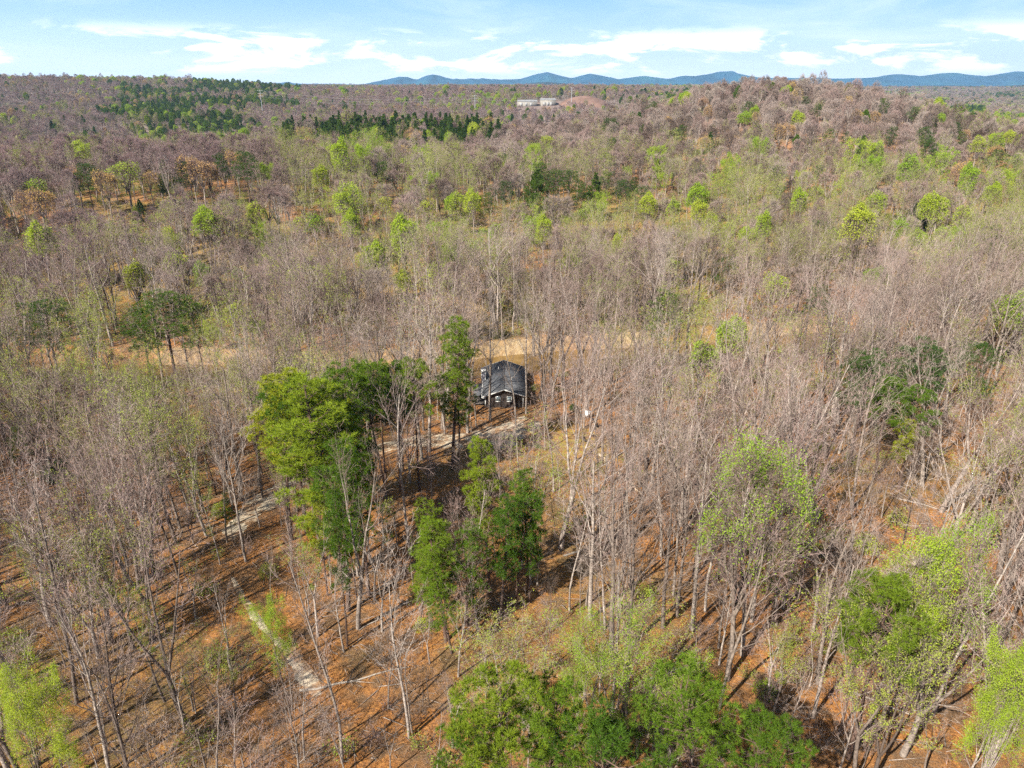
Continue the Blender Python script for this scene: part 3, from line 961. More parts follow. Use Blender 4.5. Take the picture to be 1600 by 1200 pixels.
# river
xs = np.arange(-420, 460, 4.0)
rows = []
for off in (-22, -12, -2, 4):
    yy = bank_y(xs) + off
    rows.append(np.stack([xs, yy, np.full_like(xs, -2.35)], axis=1))
V = np.stack(rows, axis=1).reshape(-1, 3)
ii = (np.arange(len(xs) - 1)[:, None] * 4 + np.arange(3)[None, :]).ravel()
F = np.stack([ii, ii + 4, ii + 5, ii + 1], axis=1)
m, t, b, o = newmat('muddy_water')
tcx = t.nodes.new('ShaderNodeTexCoord')
c = ramp(t, [(0.35, (0.11, 0.065, 0.02)), (0.65, (0.20, 0.12, 0.035))], noise(t, 0.2, 4, 0.6, tcx.outputs['Object']))
t.links.new(c, b.inputs['Base Color']); b.inputs['Roughness'].default_value = 0.12
bp = t.nodes.new('ShaderNodeBump'); bp.inputs['Strength'].default_value = 0.25; bp.inputs['Distance'].default_value = 0.05
t.links.new(noise(t, 1.6, 4, 0.6, tcx.outputs['Object']), bp.inputs['Height']); t.links.new(bp.outputs[0], b.inputs['Normal'])
link('river', build_mesh('river', [(V, F, 0)], [m]), kind='structure')

# mountains and the low dark ridge in front of them
def ridge(name, dist, depth, prof, base, seed, mat, rough):
    px = np.array([p[0] for p in prof], float); pyv = np.array([p[1] for p in prof], float)
    U = np.linspace(px[0], px[-1], 1500)
    top = np.interp(U, px, pyv)
    k = np.hanning(7); k /= k.sum(); top = np.convolve(np.pad(top, 3, 'edge'), k, 'valid')
    hor = 600 - F_PX * math.tan(R(PITCH))
    hgt = CAM_H + (hor - top) * 1.08 / F_PX * dist / CP * 0.86
    X = (U - 800) / F_PX * dist / CP * 0.93
    rows = []
    nr = 36
    for j in range(nr):
        f = (j / (nr - 1)) * 2 - 1
        y = dist + f * depth
        prof_ = np.cos(f * math.pi / 2) ** 1.3
        n = (fbm(X, np.full_like(X, y), depth * 0.35, seed, 4) - 0.5) * rough * math.sin(min(1, (1 - abs(f))) * math.pi) 
        spur = (fbm(X * 1.0, np.full_like(X, y * 0.25), depth * 0.16, seed + 5, 3) - 0.5) * rough * 0.9 * (1 - abs(f)) * abs(f) * 4
        rows.append(np.stack([X, np.full_like(X, y), base + (hgt - base) * prof_ + n * 0.4 + spur], axis=1))
    V = np.stack(rows, axis=1).reshape(-1, 3)
    n_ = len(U)
    ii = (np.arange(n_ - 1)[:, None] * nr + np.arange(nr - 1)[None, :]).ravel()
    F = np.stack([ii, ii + nr, ii + nr + 1, ii + 1], axis=1)
    me = build_mesh(name, [(V, F, 0)], [mat])
    me.polygons.foreach_set('use_smooth', np.ones(len(me.polygons), bool))
    return link(name, me, kind='structure')


def wood_mat(name, a, b_, c_, sc):
    m, t, b, o = newmat(name)
    tcx = t.nodes.new('ShaderNodeTexCoord')
    c = ramp(t, [(0.3, a), (0.5, b_), (0.7, c_)], noise(t, sc, 6, 0.65, tcx.outputs['Object']))
    t.links.new(c, b.inputs['Base Color']); b.inputs['Roughness'].default_value = 1.0
    b.inputs['Specular IOR Level'].default_value = 0.0
    return m


mt = wood_mat('haze_blue_mountain_woods', (0.012, 0.05, 0.10), (0.018, 0.08, 0.155), (0.03, 0.11, 0.15), 0.0016)  # blue of the distant air painted into the woods' base colour
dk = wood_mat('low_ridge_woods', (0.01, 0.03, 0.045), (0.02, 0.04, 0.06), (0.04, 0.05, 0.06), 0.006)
PROF = [(-700, 132), (-300, 130), (0, 131), (120, 131), (200, 128), (235, 126), (270, 128), (300, 126), (340, 131), (430, 132), (470, 129), (520, 132), (590, 131), (605, 128), (640, 121), (665, 125), (688, 118),
        (715, 125), (745, 124), (785, 125), (812, 124), (832, 119), (850, 115), (866, 119), (885, 123), (911, 117), (930, 120), (950, 125), (968, 123), (990, 120), (1020, 125),
        (1045, 120), (1065, 121), (1090, 116), (1110, 114), (1135, 120), (1160, 123), (1230, 123), (1290, 124), (1320, 122), (1355, 118), (1385, 121), (1410, 119), (1430, 116), (1450, 119), (1470, 122),
        (1490, 119), (1520, 114), (1545, 117), (1560, 119), (1580, 116), (1610, 115), (1660, 119), (1800, 116), (2300, 122)]
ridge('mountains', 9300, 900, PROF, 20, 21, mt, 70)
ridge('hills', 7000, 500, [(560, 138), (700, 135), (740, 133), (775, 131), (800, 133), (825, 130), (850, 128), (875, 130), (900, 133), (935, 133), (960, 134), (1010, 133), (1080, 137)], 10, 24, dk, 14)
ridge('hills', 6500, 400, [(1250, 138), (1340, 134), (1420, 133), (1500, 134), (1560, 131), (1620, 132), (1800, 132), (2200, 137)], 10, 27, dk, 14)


# ------------------------------------------------------------------ cabin
def box(x0, x1, y0, y1, z0, z1):
    V = np.array([[x, y, z] for z in (z0, z1) for (x, y) in ((x0, y0), (x1, y0), (x1, y1), (x0, y1))], float)
    F = np.array([[0, 3, 2, 1], [4, 5, 6, 7], [0, 1, 5, 4], [1, 2, 6, 5], [2, 3, 7, 6], [3, 0, 4, 7]])
    return V, F


def part(name, pieces, mats, parent, **kw):
    if not isinstance(mats, list):
        mats = [mats]
    pieces = [p if len(p) == 3 else (*p, 0) for p in pieces]
    return link(name, build_mesh(name, pieces, mats), parent, **kw)


def empty(name, loc, rz=0.0, **props):
    e = bpy.data.objects.new(name, None)
    COL.objects.link(e)
    e.empty_display_size = 0.3
    e.location = loc; e.rotation_euler = (0, 0, rz)
    for k, v in props.items():
        e[k] = v
    return e


m, t, b, o = newmat('dark_board_siding')
tcx = t.nodes.new('ShaderNodeTexCoord')
wv = t.nodes.new('ShaderNodeTexWave'); wv.wave_type = 'BANDS'; wv.bands_direction = 'Z'; wv.inputs['Scale'].default_value = 1.6; wv.inputs['Distortion'].default_value = 0.3
wv.wave_profile = 'SAW'
t.links.new(tcx.outputs['Object'], wv.inputs['Vector'])
c = mixc(t, mapr(t, noise(t, 2.5, 5, 0.6, tcx.outputs['Object']), 0.35, 0.65), (0.028, 0.02, 0.018), (0.055, 0.042, 0.036))
t.links.new(c, b.inputs['Base Color']); b.inputs['Roughness'].default_value = 0.7
bp = t.nodes.new('ShaderNodeBump'); bp.inputs['Strength'].default_value = 0.8; bp.inputs['Distance'].default_value = 0.03
t.links.new(wv.outputs['Fac'], bp.inputs['Height']); t.links.new(bp.outputs[0], b.inputs['Normal'])
M['siding'] = m
m, t, b, o = newmat('charcoal_shingles')
tcx = t.nodes.new('ShaderNodeTexCoord')
bk = t.nodes.new('ShaderNodeTexBrick')
bk.inputs['Scale'].default_value = 1.0; bk.inputs['Brick Width'].default_value = 0.45; bk.inputs['Row Height'].default_value = 0.16
bk.inputs['Mortar Size'].default_value = 0.012
for k_, v_ in (('Color1', (0.06, 0.065, 0.075, 1)), ('Color2', (0.105, 0.11, 0.12, 1)), ('Mortar', (0.03, 0.03, 0.035, 1))):
    bk.inputs[k_].default_value = v_
mp = t.nodes.new('ShaderNodeMapping'); mp.inputs['Rotation'].default_value = (0, 0, R(90))
t.links.new(tcx.outputs['Object'], mp.inputs[0]); t.links.new(mp.outputs[0], bk.inputs['Vector'])
c = mixc(t, mapr(t, noise(t, 0.8, 5, 0.6, tcx.outputs['Object']), 0.4, 0.7, 0, 0.4), bk.outputs['Color'], (0.10, 0.095, 0.09), 'MIX')
t.links.new(c, b.inputs['Base Color']); b.inputs['Roughness'].default_value = 0.8
M['shingle'] = m
M['trim'] = simple_mat('white_painted_trim', (0.62, 0.62, 0.60), 0.5, var=0.12, scale=4)
M['glass'] = simple_mat('window_glass', (0.10, 0.14, 0.16), 0.06, spec=0.8)
M['stone'] = simple_mat('chimney_masonry', (0.20, 0.20, 0.24), 0.9, var=0.6, scale=5)
M['whit0'] = simple_mat('pale_pipe', (0.5, 0.5, 0.5), 0.6)
M['conc'] = simple_mat('weathered_concrete', (0.50, 0.49, 0.46), 0.9, var=0.3, scale=4)
M['deck'] = simple_mat('grey_weathered_boards', (0.15, 0.135, 0.125), 0.8, var=0.4, scale=4)

hx, hy = world_at(788, 638)
HW, HLEN = 3.95, 15.8       # half width, length
EAVE, RISE = 2.55, 1.65
hz = float(height(hx, hy)) + 0.05
house = empty('cabin', (hx, hy, hz), R(0.8), label='dark cabin with charcoal gable roof and white trim beside the river', category='cabin')
n0 = 0.0
# walls as one closed shell with gable ends
V = np.array([[-HW, 0, -0.6], [HW, 0, -0.6], [HW, 0, EAVE], [0, 0, EAVE + RISE * HW / (HW + 0.6) + 0.05], [-HW, 0, EAVE],
              [-HW, HLEN, -0.6], [HW, HLEN, -0.6], [HW, HLEN, EAVE], [0, HLEN, EAVE + RISE * HW / (HW + 0.6) + 0.05], [-HW, HLEN, EAVE]], float)
V[:, 2] -= np.array([0, 0, .12, .12, .12] * 2)
pc = [(V, np.array([[0, 1, 6, 5]]), 0), (V, np.array([[1, 2, 7, 6], [4, 0, 5, 9]]), 0)]
wf = bpy.data.meshes.new('wall')
wf.from_pydata([tuple(v) for v in V], [], [(0, 1, 2, 3, 4), (9, 8, 7, 6, 5), (1, 6, 7, 2), (0, 4, 9, 5), (2, 7, 8, 3), (3, 8, 9, 4), (0, 5, 6, 1)])
wf.materials.append(M['siding'])
link('wall', wf, house)
# roof slabs
OV, OH = 0.62, 0.65
sl = RISE / (HW + OV)
rp = []
for s in (-1, 1):
    xe = s * (HW + OV); ze = EAVE - 0.05
    zr = ze + RISE
    T = 0.14
    V = np.array([[0, -OH, zr], [xe, -OH, ze], [xe, HLEN + OH, ze], [0, HLEN + OH, zr], [0, -OH, zr + T], [xe, -OH, ze + T], [xe, HLEN + OH, ze + T], [0, HLEN + OH, zr + T]])
    Fq = np.array([[0, 3, 2, 1], [4, 5, 6, 7], [0, 1, 5, 4], [1, 2, 6, 5], [2, 3, 7, 6], [3, 0, 4, 7]])
    if s < 0:
        Fq = Fq[:, ::-1]
    rp.append((V, Fq))
roof = part('roof', rp, M['shingle'], house)
# ridge cap
part('ridge_cap', [tube(np.array([[0, -OH, EAVE - 0.05 + RISE + 0.15]]), np.array([[0, HLEN + OH, EAVE - 0.05 + RISE + 0.15]]), [0.09], [0.09], 6)], M['shingle'], roof)
for s in (-1, 1):      # white barge boards on the front gable and the back
    for yy in (-OH - 0.045, HLEN + OH + 0.003):
        xe = s * (HW + OV)
        zr = EAVE - 0.05 + RISE; ze = EAVE - 0.05
        V = np.array([[s * 0.002, yy, zr - 0.1], [xe, yy, ze - 0.1], [xe, yy, ze + 0.16], [s * 0.002, yy, zr + 0.16]])
        V = np.concatenate([V, V + np.array([0, 0.042, 0])])
        Fq = np.array([[0, 1, 2, 3], [7, 6, 5, 4], [0, 4, 5, 1], [1, 5, 6, 2], [2, 6, 7, 3], [3, 7, 4, 0]])
        part('fascia', [(V, Fq)], M['trim'], house)
    part('corner_trim', [box(*(sorted((s * (HW + 0.02), s * (HW - 0.16)))), -0.03, 0.0 + 0.12, -0.3, EAVE - 0.2)], M['trim'], house)
    part('gutter', [box(*(sorted((s * (HW + OV + 0.003), s * (HW + OV + 0.11)))), -OH, HLEN + OH, EAVE - 0.12, EAVE)], M['trim'], house)
part('soffit_return', [box(-HW - OV, -HW + 0.05, -OH, -0.05, EAVE - 0.24, EAVE - 0.14)], M['trim'], house)
for wx in (-1.25, 1.05):
    ww, wh, wz = 0.98, 1.12, 1.35
    fr = part('window', [box(wx - ww / 2, wx + ww / 2, -0.07, -0.02, wz, wz + 0.10), box(wx - ww / 2, wx + ww / 2, -0.07, -0.02, wz + wh - 0.1, wz + wh),
                         box(wx - ww / 2, wx - ww / 2 + 0.1, -0.07, -0.02, wz + 0.1, wz + wh - 0.1), box(wx + ww / 2 - 0.1, wx + ww / 2, -0.07, -0.02, wz + 0.1, wz + wh - 0.1)], M['trim'], house)
    part('pane', [box(wx - ww / 2 + 0.1, wx + ww / 2 - 0.1, -0.035, -0.022, wz + 0.1, wz + wh - 0.1)], M['glass'], fr)
    part('sash_bar', [box(wx - ww / 2 + 0.1, wx + ww / 2 - 0.1, -0.06, -0.036, wz + wh / 2 - 0.03, wz + wh / 2 + 0.03)], M['trim'], fr)
    part('sill', [box(wx - ww / 2 - 0.05, wx + ww / 2 + 0.05, -0.12, -0.02, wz - 0.06, wz - 0.003)], M['trim'], fr)
for s, ys in ((-1, (3.5, 11.5)), (1, (4.0, 8.5, 12.5))):
    for y0 in ys:
        xw = s * HW
        a, b_ = sorted((xw + s * 0.02, xw + s * 0.07))
        fr = part('window', [box(a, b_, y0, y0 + 0.1, 1.0, 2.1), box(a, b_, y0 + 0.9, y0 + 1.0, 1.0, 2.1), box(a, b_, y0 + 0.1, y0 + 0.9, 1.0, 1.1), box(a, b_, y0 + 0.1, y0 + 0.9, 2.0, 2.1)], M['trim'], house)
        a, b_ = sorted((xw + s * 0.02, xw + s * 0.035))
        part('pane', [box(a, b_, y0 + 0.1, y0 + 0.9, 1.1, 2.0)], M['glass'], fr)
# chimney on the left side wall
cx0, cx1, cy0, cy1 = -HW - 0.95, -HW - 0.02, 8.2, 9.3
ch = part('chimney', [box(cx0, cx1, cy0, cy1, -0.5, 4.6)], M['stone'], house)
for qx in (cx0, cx1 - 0.1):
    part('corner_board', [box(qx - 0.02, qx + 0.12, cy0 - 0.05, cy0 - 0.003, 0.2, 4.55)], M['trim'], ch)
part('chimney_cap', [box(cx0 - 0.08, cx1 + 0.08, cy0 - 0.08, cy1 + 0.08, 4.603, 5.2), ], M['trim'], ch)
part('flue', [tube(np.array([[(cx0 + cx1) / 2, (cy0 + cy1) / 2, 5.2]]), np.array([[(cx0 + cx1) / 2, (cy0 + cy1) / 2, 5.5]]), [0.18], [0.18], 10)], M['stone'], ch)
# side deck on the left
dkp = part('deck', [box(-HW - 2.3, -HW - 0.03, 1.0 + 0.42 * k, 1.0 + 0.42 * k + 0.38, 0.35, 0.42) for k in range(15)], M['deck'], house)
for y_ in (1.0, 3.0, 5.0, 7.0):
    part('deck_post', [box(-HW - 2.25, -HW - 2.13, y_, y_ + 0.12, -0.6, 1.35)], M['deck'], dkp)
part('railing', [box(-HW - 2.24, -HW - 2.14, 1.13, 7.0, 1.36, 1.44), box(-HW - 2.22, -HW - 2.16, 1.13, 7.0, 0.9, 0.96), box(-HW - 2.1, -HW - 0.05, 1.02, 1.1, 1.36, 1.44)], M['deck'], dkp)
V = np.array([[-HW - 2.55, 0.8, 2.02], [-HW - 0.3, 0.8, 2.42], [-HW - 0.3, 7.4, 2.42], [-HW - 2.55, 7.4, 2.02]])
V = np.concatenate([V, V + np.array([0, 0, 0.1])])
part('porch_roof', [(V, np.array([[0, 3, 2, 1], [4, 5, 6, 7], [0, 1, 5, 4], [1, 2, 6, 5], [2, 3, 7, 6], [3, 0, 4, 7]]))], M['shingle'], house)
for y_ in (0.95, 4.0, 7.1):
    part('porch_post', [box(-HW - 2.45, -HW - 2.33, y_, y_ + 0.12, -0.5, 2.03)], M['deck'], house)
for q_, (vx, vy) in enumerate(((1.6, 6.0), (-1.2, 12.0))):
    zz = EAVE - 0.05 + RISE * (1 - abs(vx) / (HW + OV))
    part('vent_pipe', [tube(np.array([[vx, vy, zz - 0.2]]), np.array([[vx, vy, zz + 0.65]]), [0.07], [0.07], 8)], M['whit0'], roof)
part('foundation', [box(-HW + 0.03, HW - 0.03, 0.03, HLEN - 0.03, -0.9, -0.603)], M['conc'], house)

# ------------------------------------------------------------------ small things in the yard
M['logw'] = simple_mat('grey_log', (0.42, 0.36, 0.30), 0.9, var=0.45, scale=2.5)
M['cutw'] = simple_mat('fresh_cut_wood', (0.72, 0.55, 0.38), 0.8, var=0.2, scale=8)
M['blk'] = simple_mat('black_iron', (0.02, 0.02, 0.022), 0.6)
M['whit'] = simple_mat('white_metal', (0.82, 0.84, 0.86), 0.45, var=0.08, scale=3)


def stump(px, py, rr, hh, label):
    x, y = world_at(px, py); z = float(height(x, y))
    e = empty('tree_stump', (x, y, z), label=label, category='stump', group='cut stumps and logs in the yard')
    rng = np.random.default_rng(int(px))
    n = 14
    a = np.arange(n) * 2 * math.pi / n
    R0 = rr * (1.25 + 0.25 * np.sin(a * 3 + px)); R1 = rr * (1 + 0.06 * rng.normal(size=n))
    V = np.concatenate([np.stack([np.cos(a) * R0, np.sin(a) * R0, np.full(n, -0.2)], 1), np.stack([np.cos(a) * R1, np.sin(a) * R1, np.full(n, hh * 0.35)], 1), np.stack([np.cos(a) * R1 * 0.95, np.sin(a) * R1 * 0.95, np.full(n, hh)], 1)])
    i = np.arange(n); j = (i + 1) % n
    F = np.concatenate([np.stack([i, j, j + n, i + n], 1), np.stack([i + n, j + n, j + 2 * n, i + 2 * n], 1)])
    part('bark', [(V, F)], M['pbark'], e)
    c = np.concatenate([V[2 * n:] * np.array([0.98, 0.98, 1]), [[0, 0, hh + 0.01]]])
    F = np.stack([i, j, np.full(n, n)], 1)
    part('cut_face', [(c, F)], M['cutw'], e)


stump(925, 682, 0.36, 0.5, 'dark stump with pale cut top on orange leaves right of the lawn')
stump(968, 744, 0.34, 0.4, 'pale cut stump at the foot of the yard, left one of two close together')
stump(910, 740, 0.26, 0.35, 'small pale stump below the yellow lawn')
stump(986, 760, 0.36, 0.4, 'pale cut stump beside a log, lowest in the yard')


def log_(pxa, pya, pxb, pyb, rr, label, mat='logw', name='fallen_log'):
    xa, ya = world_at(pxa, pya); xb, yb = world_at(pxb, pyb)
    n = 7
    f = np.linspace(0, 1, n)
    rng = np.random.default_rng(int(pxa * 7 + pya))
    X = xa + (xb - xa) * f + rng.normal(size=n) * 0.1; Y = ya + (yb - ya) * f + rng.normal(size=n) * 0.1
    Z = height(X, Y) + rr * 0.7
    Pp = np.stack([X, Y, Z], 1)
    Rr = rr * (1 - 0.6 * f)
    e = empty(name, (xa, ya, float(Z[0])), label=label, category='log', group='fallen logs on the leaf litter')
    off = np.array([xa, ya, float(Z[0])])
    P0 = []; P1 = []
    for k in range(9):
        i = rng.integers(2, n - 1)
        p = Pp[i] - off
        d = np.array([rng.normal(), rng.normal(), abs(rng.normal()) * 0.5 + 0.2]); d /= np.linalg.norm(d)
        P0.append(p); P1.append(p + d * rng.uniform(0.5, 1.8))
    part('trunk', [tube(Pp[:-1] - off, Pp[1:] - off, Rr[:-1], Rr[1:], 7), tube(np.array(P0), np.array(P1), np.full(9, 0.035), np.full(9, 0.01), 3)], M[mat], e)



for a in [(936, 712, 952, 728, 0.22, 'short pale log lying just below the yard stumps', 'cutw'),
          (980, 752, 1002, 775, 0.24, 'short pale log leaning down the slope below the yard', 'cutw'),
          (1240, 868, 1290, 885, 0.2, 'pale fallen log on orange leaves right of the big leafing tree'),
          (1255, 850, 1330, 905, 0.12, 'thin fallen log crossing the leaves below the dark evergreen bush'),
          (470, 1085, 640, 1045, 0.15, 'long fallen log crossing the slope right of the gravel path end'),
          (880, 870, 1040, 810, 0.16, 'long grey log down the slope below the yard'),
          (640, 940, 560, 990, 0.13, 'fallen log on the bare orange slope near the tall pines'),
          (250, 1010, 160, 1060, 0.16, 'fallen log in the woods left of the path'),
          (1010, 1065, 1100, 1040, 0.12, 'thin fallen log left of the pale forked leafing tree'),
          (1400, 780, 1480, 800, 0.16, 'grey fallen log below the two right-hand pines'),
          (110, 900, 190, 870, 0.15, 'grey fallen log among the woods at the far left'),
          (1330, 1085, 1420, 1120, 0.14, 'fallen log below the large pine on the right')]:
    log_(*a)

# white hive-like cabinet on legs, black grill and iron chair beside it
x, y = world_at(918, 654); z = float(height(x, y))
e = empty('white_cabinet', (x, y, z), 0.3, label='small white metal cabinet on legs right of the cabin', category='cabinet')
part('body', [box(-0.5, 0.5, -0.35, 0.35, 0.45, 1.35)], M['whit'], e)
part('lid', [box(-0.58, 0.58, -0.43, 0.43, 1.353, 1.43)], M['whit'], e)
for sx in (-0.45, 0.38):
    for sy in (-0.3, 0.23):
        part('leg', [box(sx, sx + 0.07, sy, sy + 0.07, -0.1, 0.447)], M['blk'], e)
part('door', [box(-0.42, 0.42, -0.375, -0.353, 0.52, 1.28)], M['whit'], e)
x, y = world_at(926, 662); z = float(height(x, y))
e = empty('charcoal_grill', (x, y, z), label='black round grill on legs beside the white cabinet', category='grill')
th = np.linspace(0.05, math.pi * 0.5, 6)
P_ = []
for zz in (-1, 1):
    for i in range(5):
        r0, r1 = 0.33 * math.sin(th[i]), 0.33 * math.sin(th[i + 1])
        z0, z1 = 0.75 + zz * 0.28 * math.cos(th[i]), 0.75 + zz * 0.28 * math.cos(th[i + 1])
        P_.append(tube(np.array([[0, 0, z0]]), np.array([[0, 0, z1]]), [r0], [r1], 14))
part('bowl', P_[:5], M['blk'], e); part('lid', P_[5:], M['blk'], e)
for k in range(3):
    a = k * 2.09
    part('leg', [tube(np.array([[0.15 * math.cos(a), 0.15 * math.sin(a), 0.55]]), np.array([[0.38 * math.cos(a), 0.38 * math.sin(a), -0.05]]), [0.02], [0.02], 5)], M['blk'], e)
for (pxx, pyy, rz, lb) in ((914, 692, 0.6, 'dark garden chair at the edge of the yellow lawn'), (931, 668, -1.2, 'dark garden chair beside the black grill')):
    x, y = world_at(pxx, pyy); z = float(height(x, y))
    e = empty('garden_chair', (x, y, z), rz, label=lb, category='chair')
    part('seat', [box(-0.28, 0.28, -0.27, 0.27, 0.40, 0.45)], M['blk'], e)
    part('backrest', [box(-0.28, 0.28, 0.272, 0.32, 0.42, 0.95)], M['blk'], e)
    for sx in (-0.27, 0.22):
        for sy in (-0.26, 0.2):
            part('leg', [box(sx, sx + 0.05, sy, sy + 0.05, -0.05, 0.398)], M['blk'], e)
        part('armrest', [box(sx, sx + 0.05, -0.26, 0.27, 0.62, 0.66)], M['blk'], e)

# ------------------------------------------------------------------ far works, dirt mound, power line
M['roofw'] = simple_mat('pale_sheet_roof', (0.30, 0.30, 0.30), 0.6, var=0.3, scale=0.2)
M['wallw'] = simple_mat('cream_sheet_wall', (0.30, 0.28, 0.25), 0.7, var=0.35, scale=0.1)
M['dirt'] = simple_mat('red_clay', (0.19, 0.115, 0.09), 0.95, var=0.35, scale=0.06)
M['galv'] = simple_mat('galvanised_steel', (0.42, 0.43, 0.44), 0.5, metal=0.3)
WK = world_at(842, 166, dmin=900)
for k, (dx, dy, wx, dp, hh, lb) in enumerate([(-20, 0, 34, 26, 6, 'long pale industrial building left of the red dirt mound'),
                                              (17, 4, 26, 24, 8, 'cream industrial building nearest the red dirt mound')]):
    zz = float(height(WK[0] + dx, WK[1] + dy)) + 2
    e = empty('warehouse', (WK[0] + dx, WK[1] + dy, zz), 0.06, label=lb, category='warehouse')
    part('wall', [box(-wx / 2, wx / 2, 0, dp, -6, hh)], M['wallw'], e)
    V = np.array([[-wx / 2 - .5, -0.5, hh + 0.05], [wx / 2 + .5, -0.5, hh + 0.05], [wx / 2 + .5, dp / 2, hh + 2.5], [-wx / 2 - .5, dp / 2, hh + 2.5], [-wx / 2 - .5, dp + 0.5, hh + 0.05], [wx / 2 + .5, dp + 0.5, hh + 0.05]])
    part('roof', [(V, np.array([[0, 1, 2, 3], [3, 2, 5, 4]])), (V, np.array([[0, 3, 4], [1, 5, 2]]))], M['roofw'], e)
    for q in range(3):
        xx = -wx / 2 + 4 + q * (wx - 8) / 3
        part('door', [box(xx, xx + 4, -0.12, -0.01, -2, 4)], M['roofw'], e)
MD = (WK[0] + 84, WK[1] + 10)
n = 40
gx_, gy_ = np.meshgrid(np.linspace(-60, 60, n), np.linspace(-45, 45, n))
rr = np.sqrt((gx_ / 48) ** 2 + (gy_ / 40) ** 2)
zz = 12 * np.clip(np.cos(np.clip(rr, 0, 1) * math.pi / 2), 0, 1) ** 0.9 + (fbm(gx_, gy_, 18, 31) - 0.5) * 3 * (rr < 1) - 2 * (rr >= 1)
zz = zz + height(MD[0] + gx_, MD[1] + gy_) + 1.0 - 3 * sstep((rr - 0.85) / 0.2)
V = np.stack([MD[0] + gx_, MD[1] + gy_, zz], 2).reshape(-1, 3)
ii = (np.arange(n - 1)[:, None] * n + np.arange(n - 1)[None, :]).ravel()
me = build_mesh('hill', [(V, np.stack([ii, ii + 1, ii + n + 1, ii + n], 1), 0)], [M['dirt']])
me.polygons.foreach_set('use_smooth', np.ones(len(me.polygons), bool))
link('hill', me, kind='structure')


def pylon(px, py, dist, hh, label):
    ux, uz = ray(px, py)
    x, y = ux * dist, dist
    z = float(height(x, y))
    hh = max(hh, CAM_H + uz * dist - z)
    e = empty('power_pylon', (x, y, z), label=label, category='pylon', group='power line pylons on the far hills')
    part('mast', [tube(np.array([[0, 0, -1]]), np.array([[0, 0, hh]]), [0.5], [0.28], 8)], M['galv'], e)
    tips = []
    for zz in (hh - 1.5, hh - 5.5, hh - 9.5):
        part('crossarm', [tube(np.array([[-4.5, 0, zz]]), np.array([[4.5, 0, zz]]), [0.16], [0.16], 6)], M['galv'], e)
        tips += [(x - 4.5, y, z + zz - 0.4), (x + 4.5, y, z + zz - 0.4)]
    return tips


T1 = pylon(406, 140, 1250, 34, 'grey steel pylon above the dark evergreens at upper left')
T2 = pylon(742, 155, 1300, 34, 'grey steel pylon between the evergreen belt and the industrial buildings')
T3 = pylon(893, 149, 1350, 34, 'pale steel pylon standing in front of the red dirt mound')
for na, (A, B) in enumerate(((T1, T2), (T2, T3))):
    P0 = []; P1 = []
    for a, b_ in zip(A, B):
        a = np.array(a); b_ = np.array(b_); f = np.linspace(0, 1, 19)[:, None]
        pts = a + (b_ - a) * f; pts[:, 2] -= (4 * f * (1 - f) * 9)[:, 0]
        P0.append(pts[:-1]); P1.append(pts[1:])
    P0 = np.concatenate(P0); P1 = np.concatenate(P1)
    V, F = tube(P0, P1, np.full(len(P0), 0.04), np.full(len(P0), 0.04), 4)
    link('power_line', build_mesh('power_line', [(V, F, 0)], [M['galv']]), category='power line',
         label=['sagging power line over the evergreen belt between two pylons', 'sagging power line left of the red dirt mound'][na])

HAZE_DENSITY = 5.5e-5
# ------------------------------------------------------------------ trees
rng = np.random.default_rng(2024)
ITEMS = []      # dict(kind, v, x, y, s, rz, hero)
HN = {'bare': lambda v: BARE[v][3], 'green': lambda v: GREEN[v][3], 'olive': lambda v: OLIVE[v][3], 'orange': lambda v: ORANGE[v][3]}
HZ = 1.0
PH = {'round': 24, 'yellow': 22, 'dark': 22, 'tall': 22, 'cone': 21, 'sparse': 22}


def hero_top(kind, lst, sub=None):
    for i, q in enumerate(lst):
        px, py, H = q[0], q[1], q[2]
        v = q[3] if len(q) > 3 else i
        wd = q[4] if len(q) > 4 else 1.0
        nom = {'green': 22, 'olive': 22, 'orange': 20}.get(kind, None)
        if kind == 'pine':
            nom = PH[sub]
        x, y = world_at(px, py, top=H * 0.97)
        ITEMS.append(dict(kind=kind, sub=sub, v=v, x=x, y=y, s=H / nom, w=wd * (1.22 if kind == 'green' and y > 125 else 1.25 if kind == 'pine' and y > 250 else 1.0), rz=rng.uniform(0, 6.28), hero=True))


hero_top('pine', [(785, 1066, 24, 0, 0.95), (930, 1108, 23, 1, 1.05), (1130, 1078, 22, 2, 0.95), (1215, 1120, 20, 1, 0.9), (845, 1150, 22, 2, 0.9), (740, 1130, 20, 0, 0.8), (1395, 893, 23, 1, 0.95), (1360, 930, 18, 0, 0.75),
                  (538, 573, 25, 0, 1.05), (475, 625, 25, 2, 1.0), (612, 566, 23, 1, 0.9), (645, 566, 23, 0, 0.85), (500, 668, 21, 0, 0.9), (560, 690, 19, 1, 0.75),
                  (1400, 585, 19, 1, 1.1), (1440, 610, 18, 0, 1.1), (560, 590, 22, 2, 1.0), (540, 655, 22, 0, 1.0), (590, 575, 21, 0, 0.9), (590, 600, 20, 2, 0.8)], 'round')
hero_top('pine', [(450, 596, 25, 0, 1.2), (425, 622, 23, 0, 1.1), (500, 590, 24, 1, 1.3), (540, 760, 17, 1, 0.7), (490, 745, 18, 1, 0.8), (1420, 640, 15, 1, 0.8)], 'yellow')
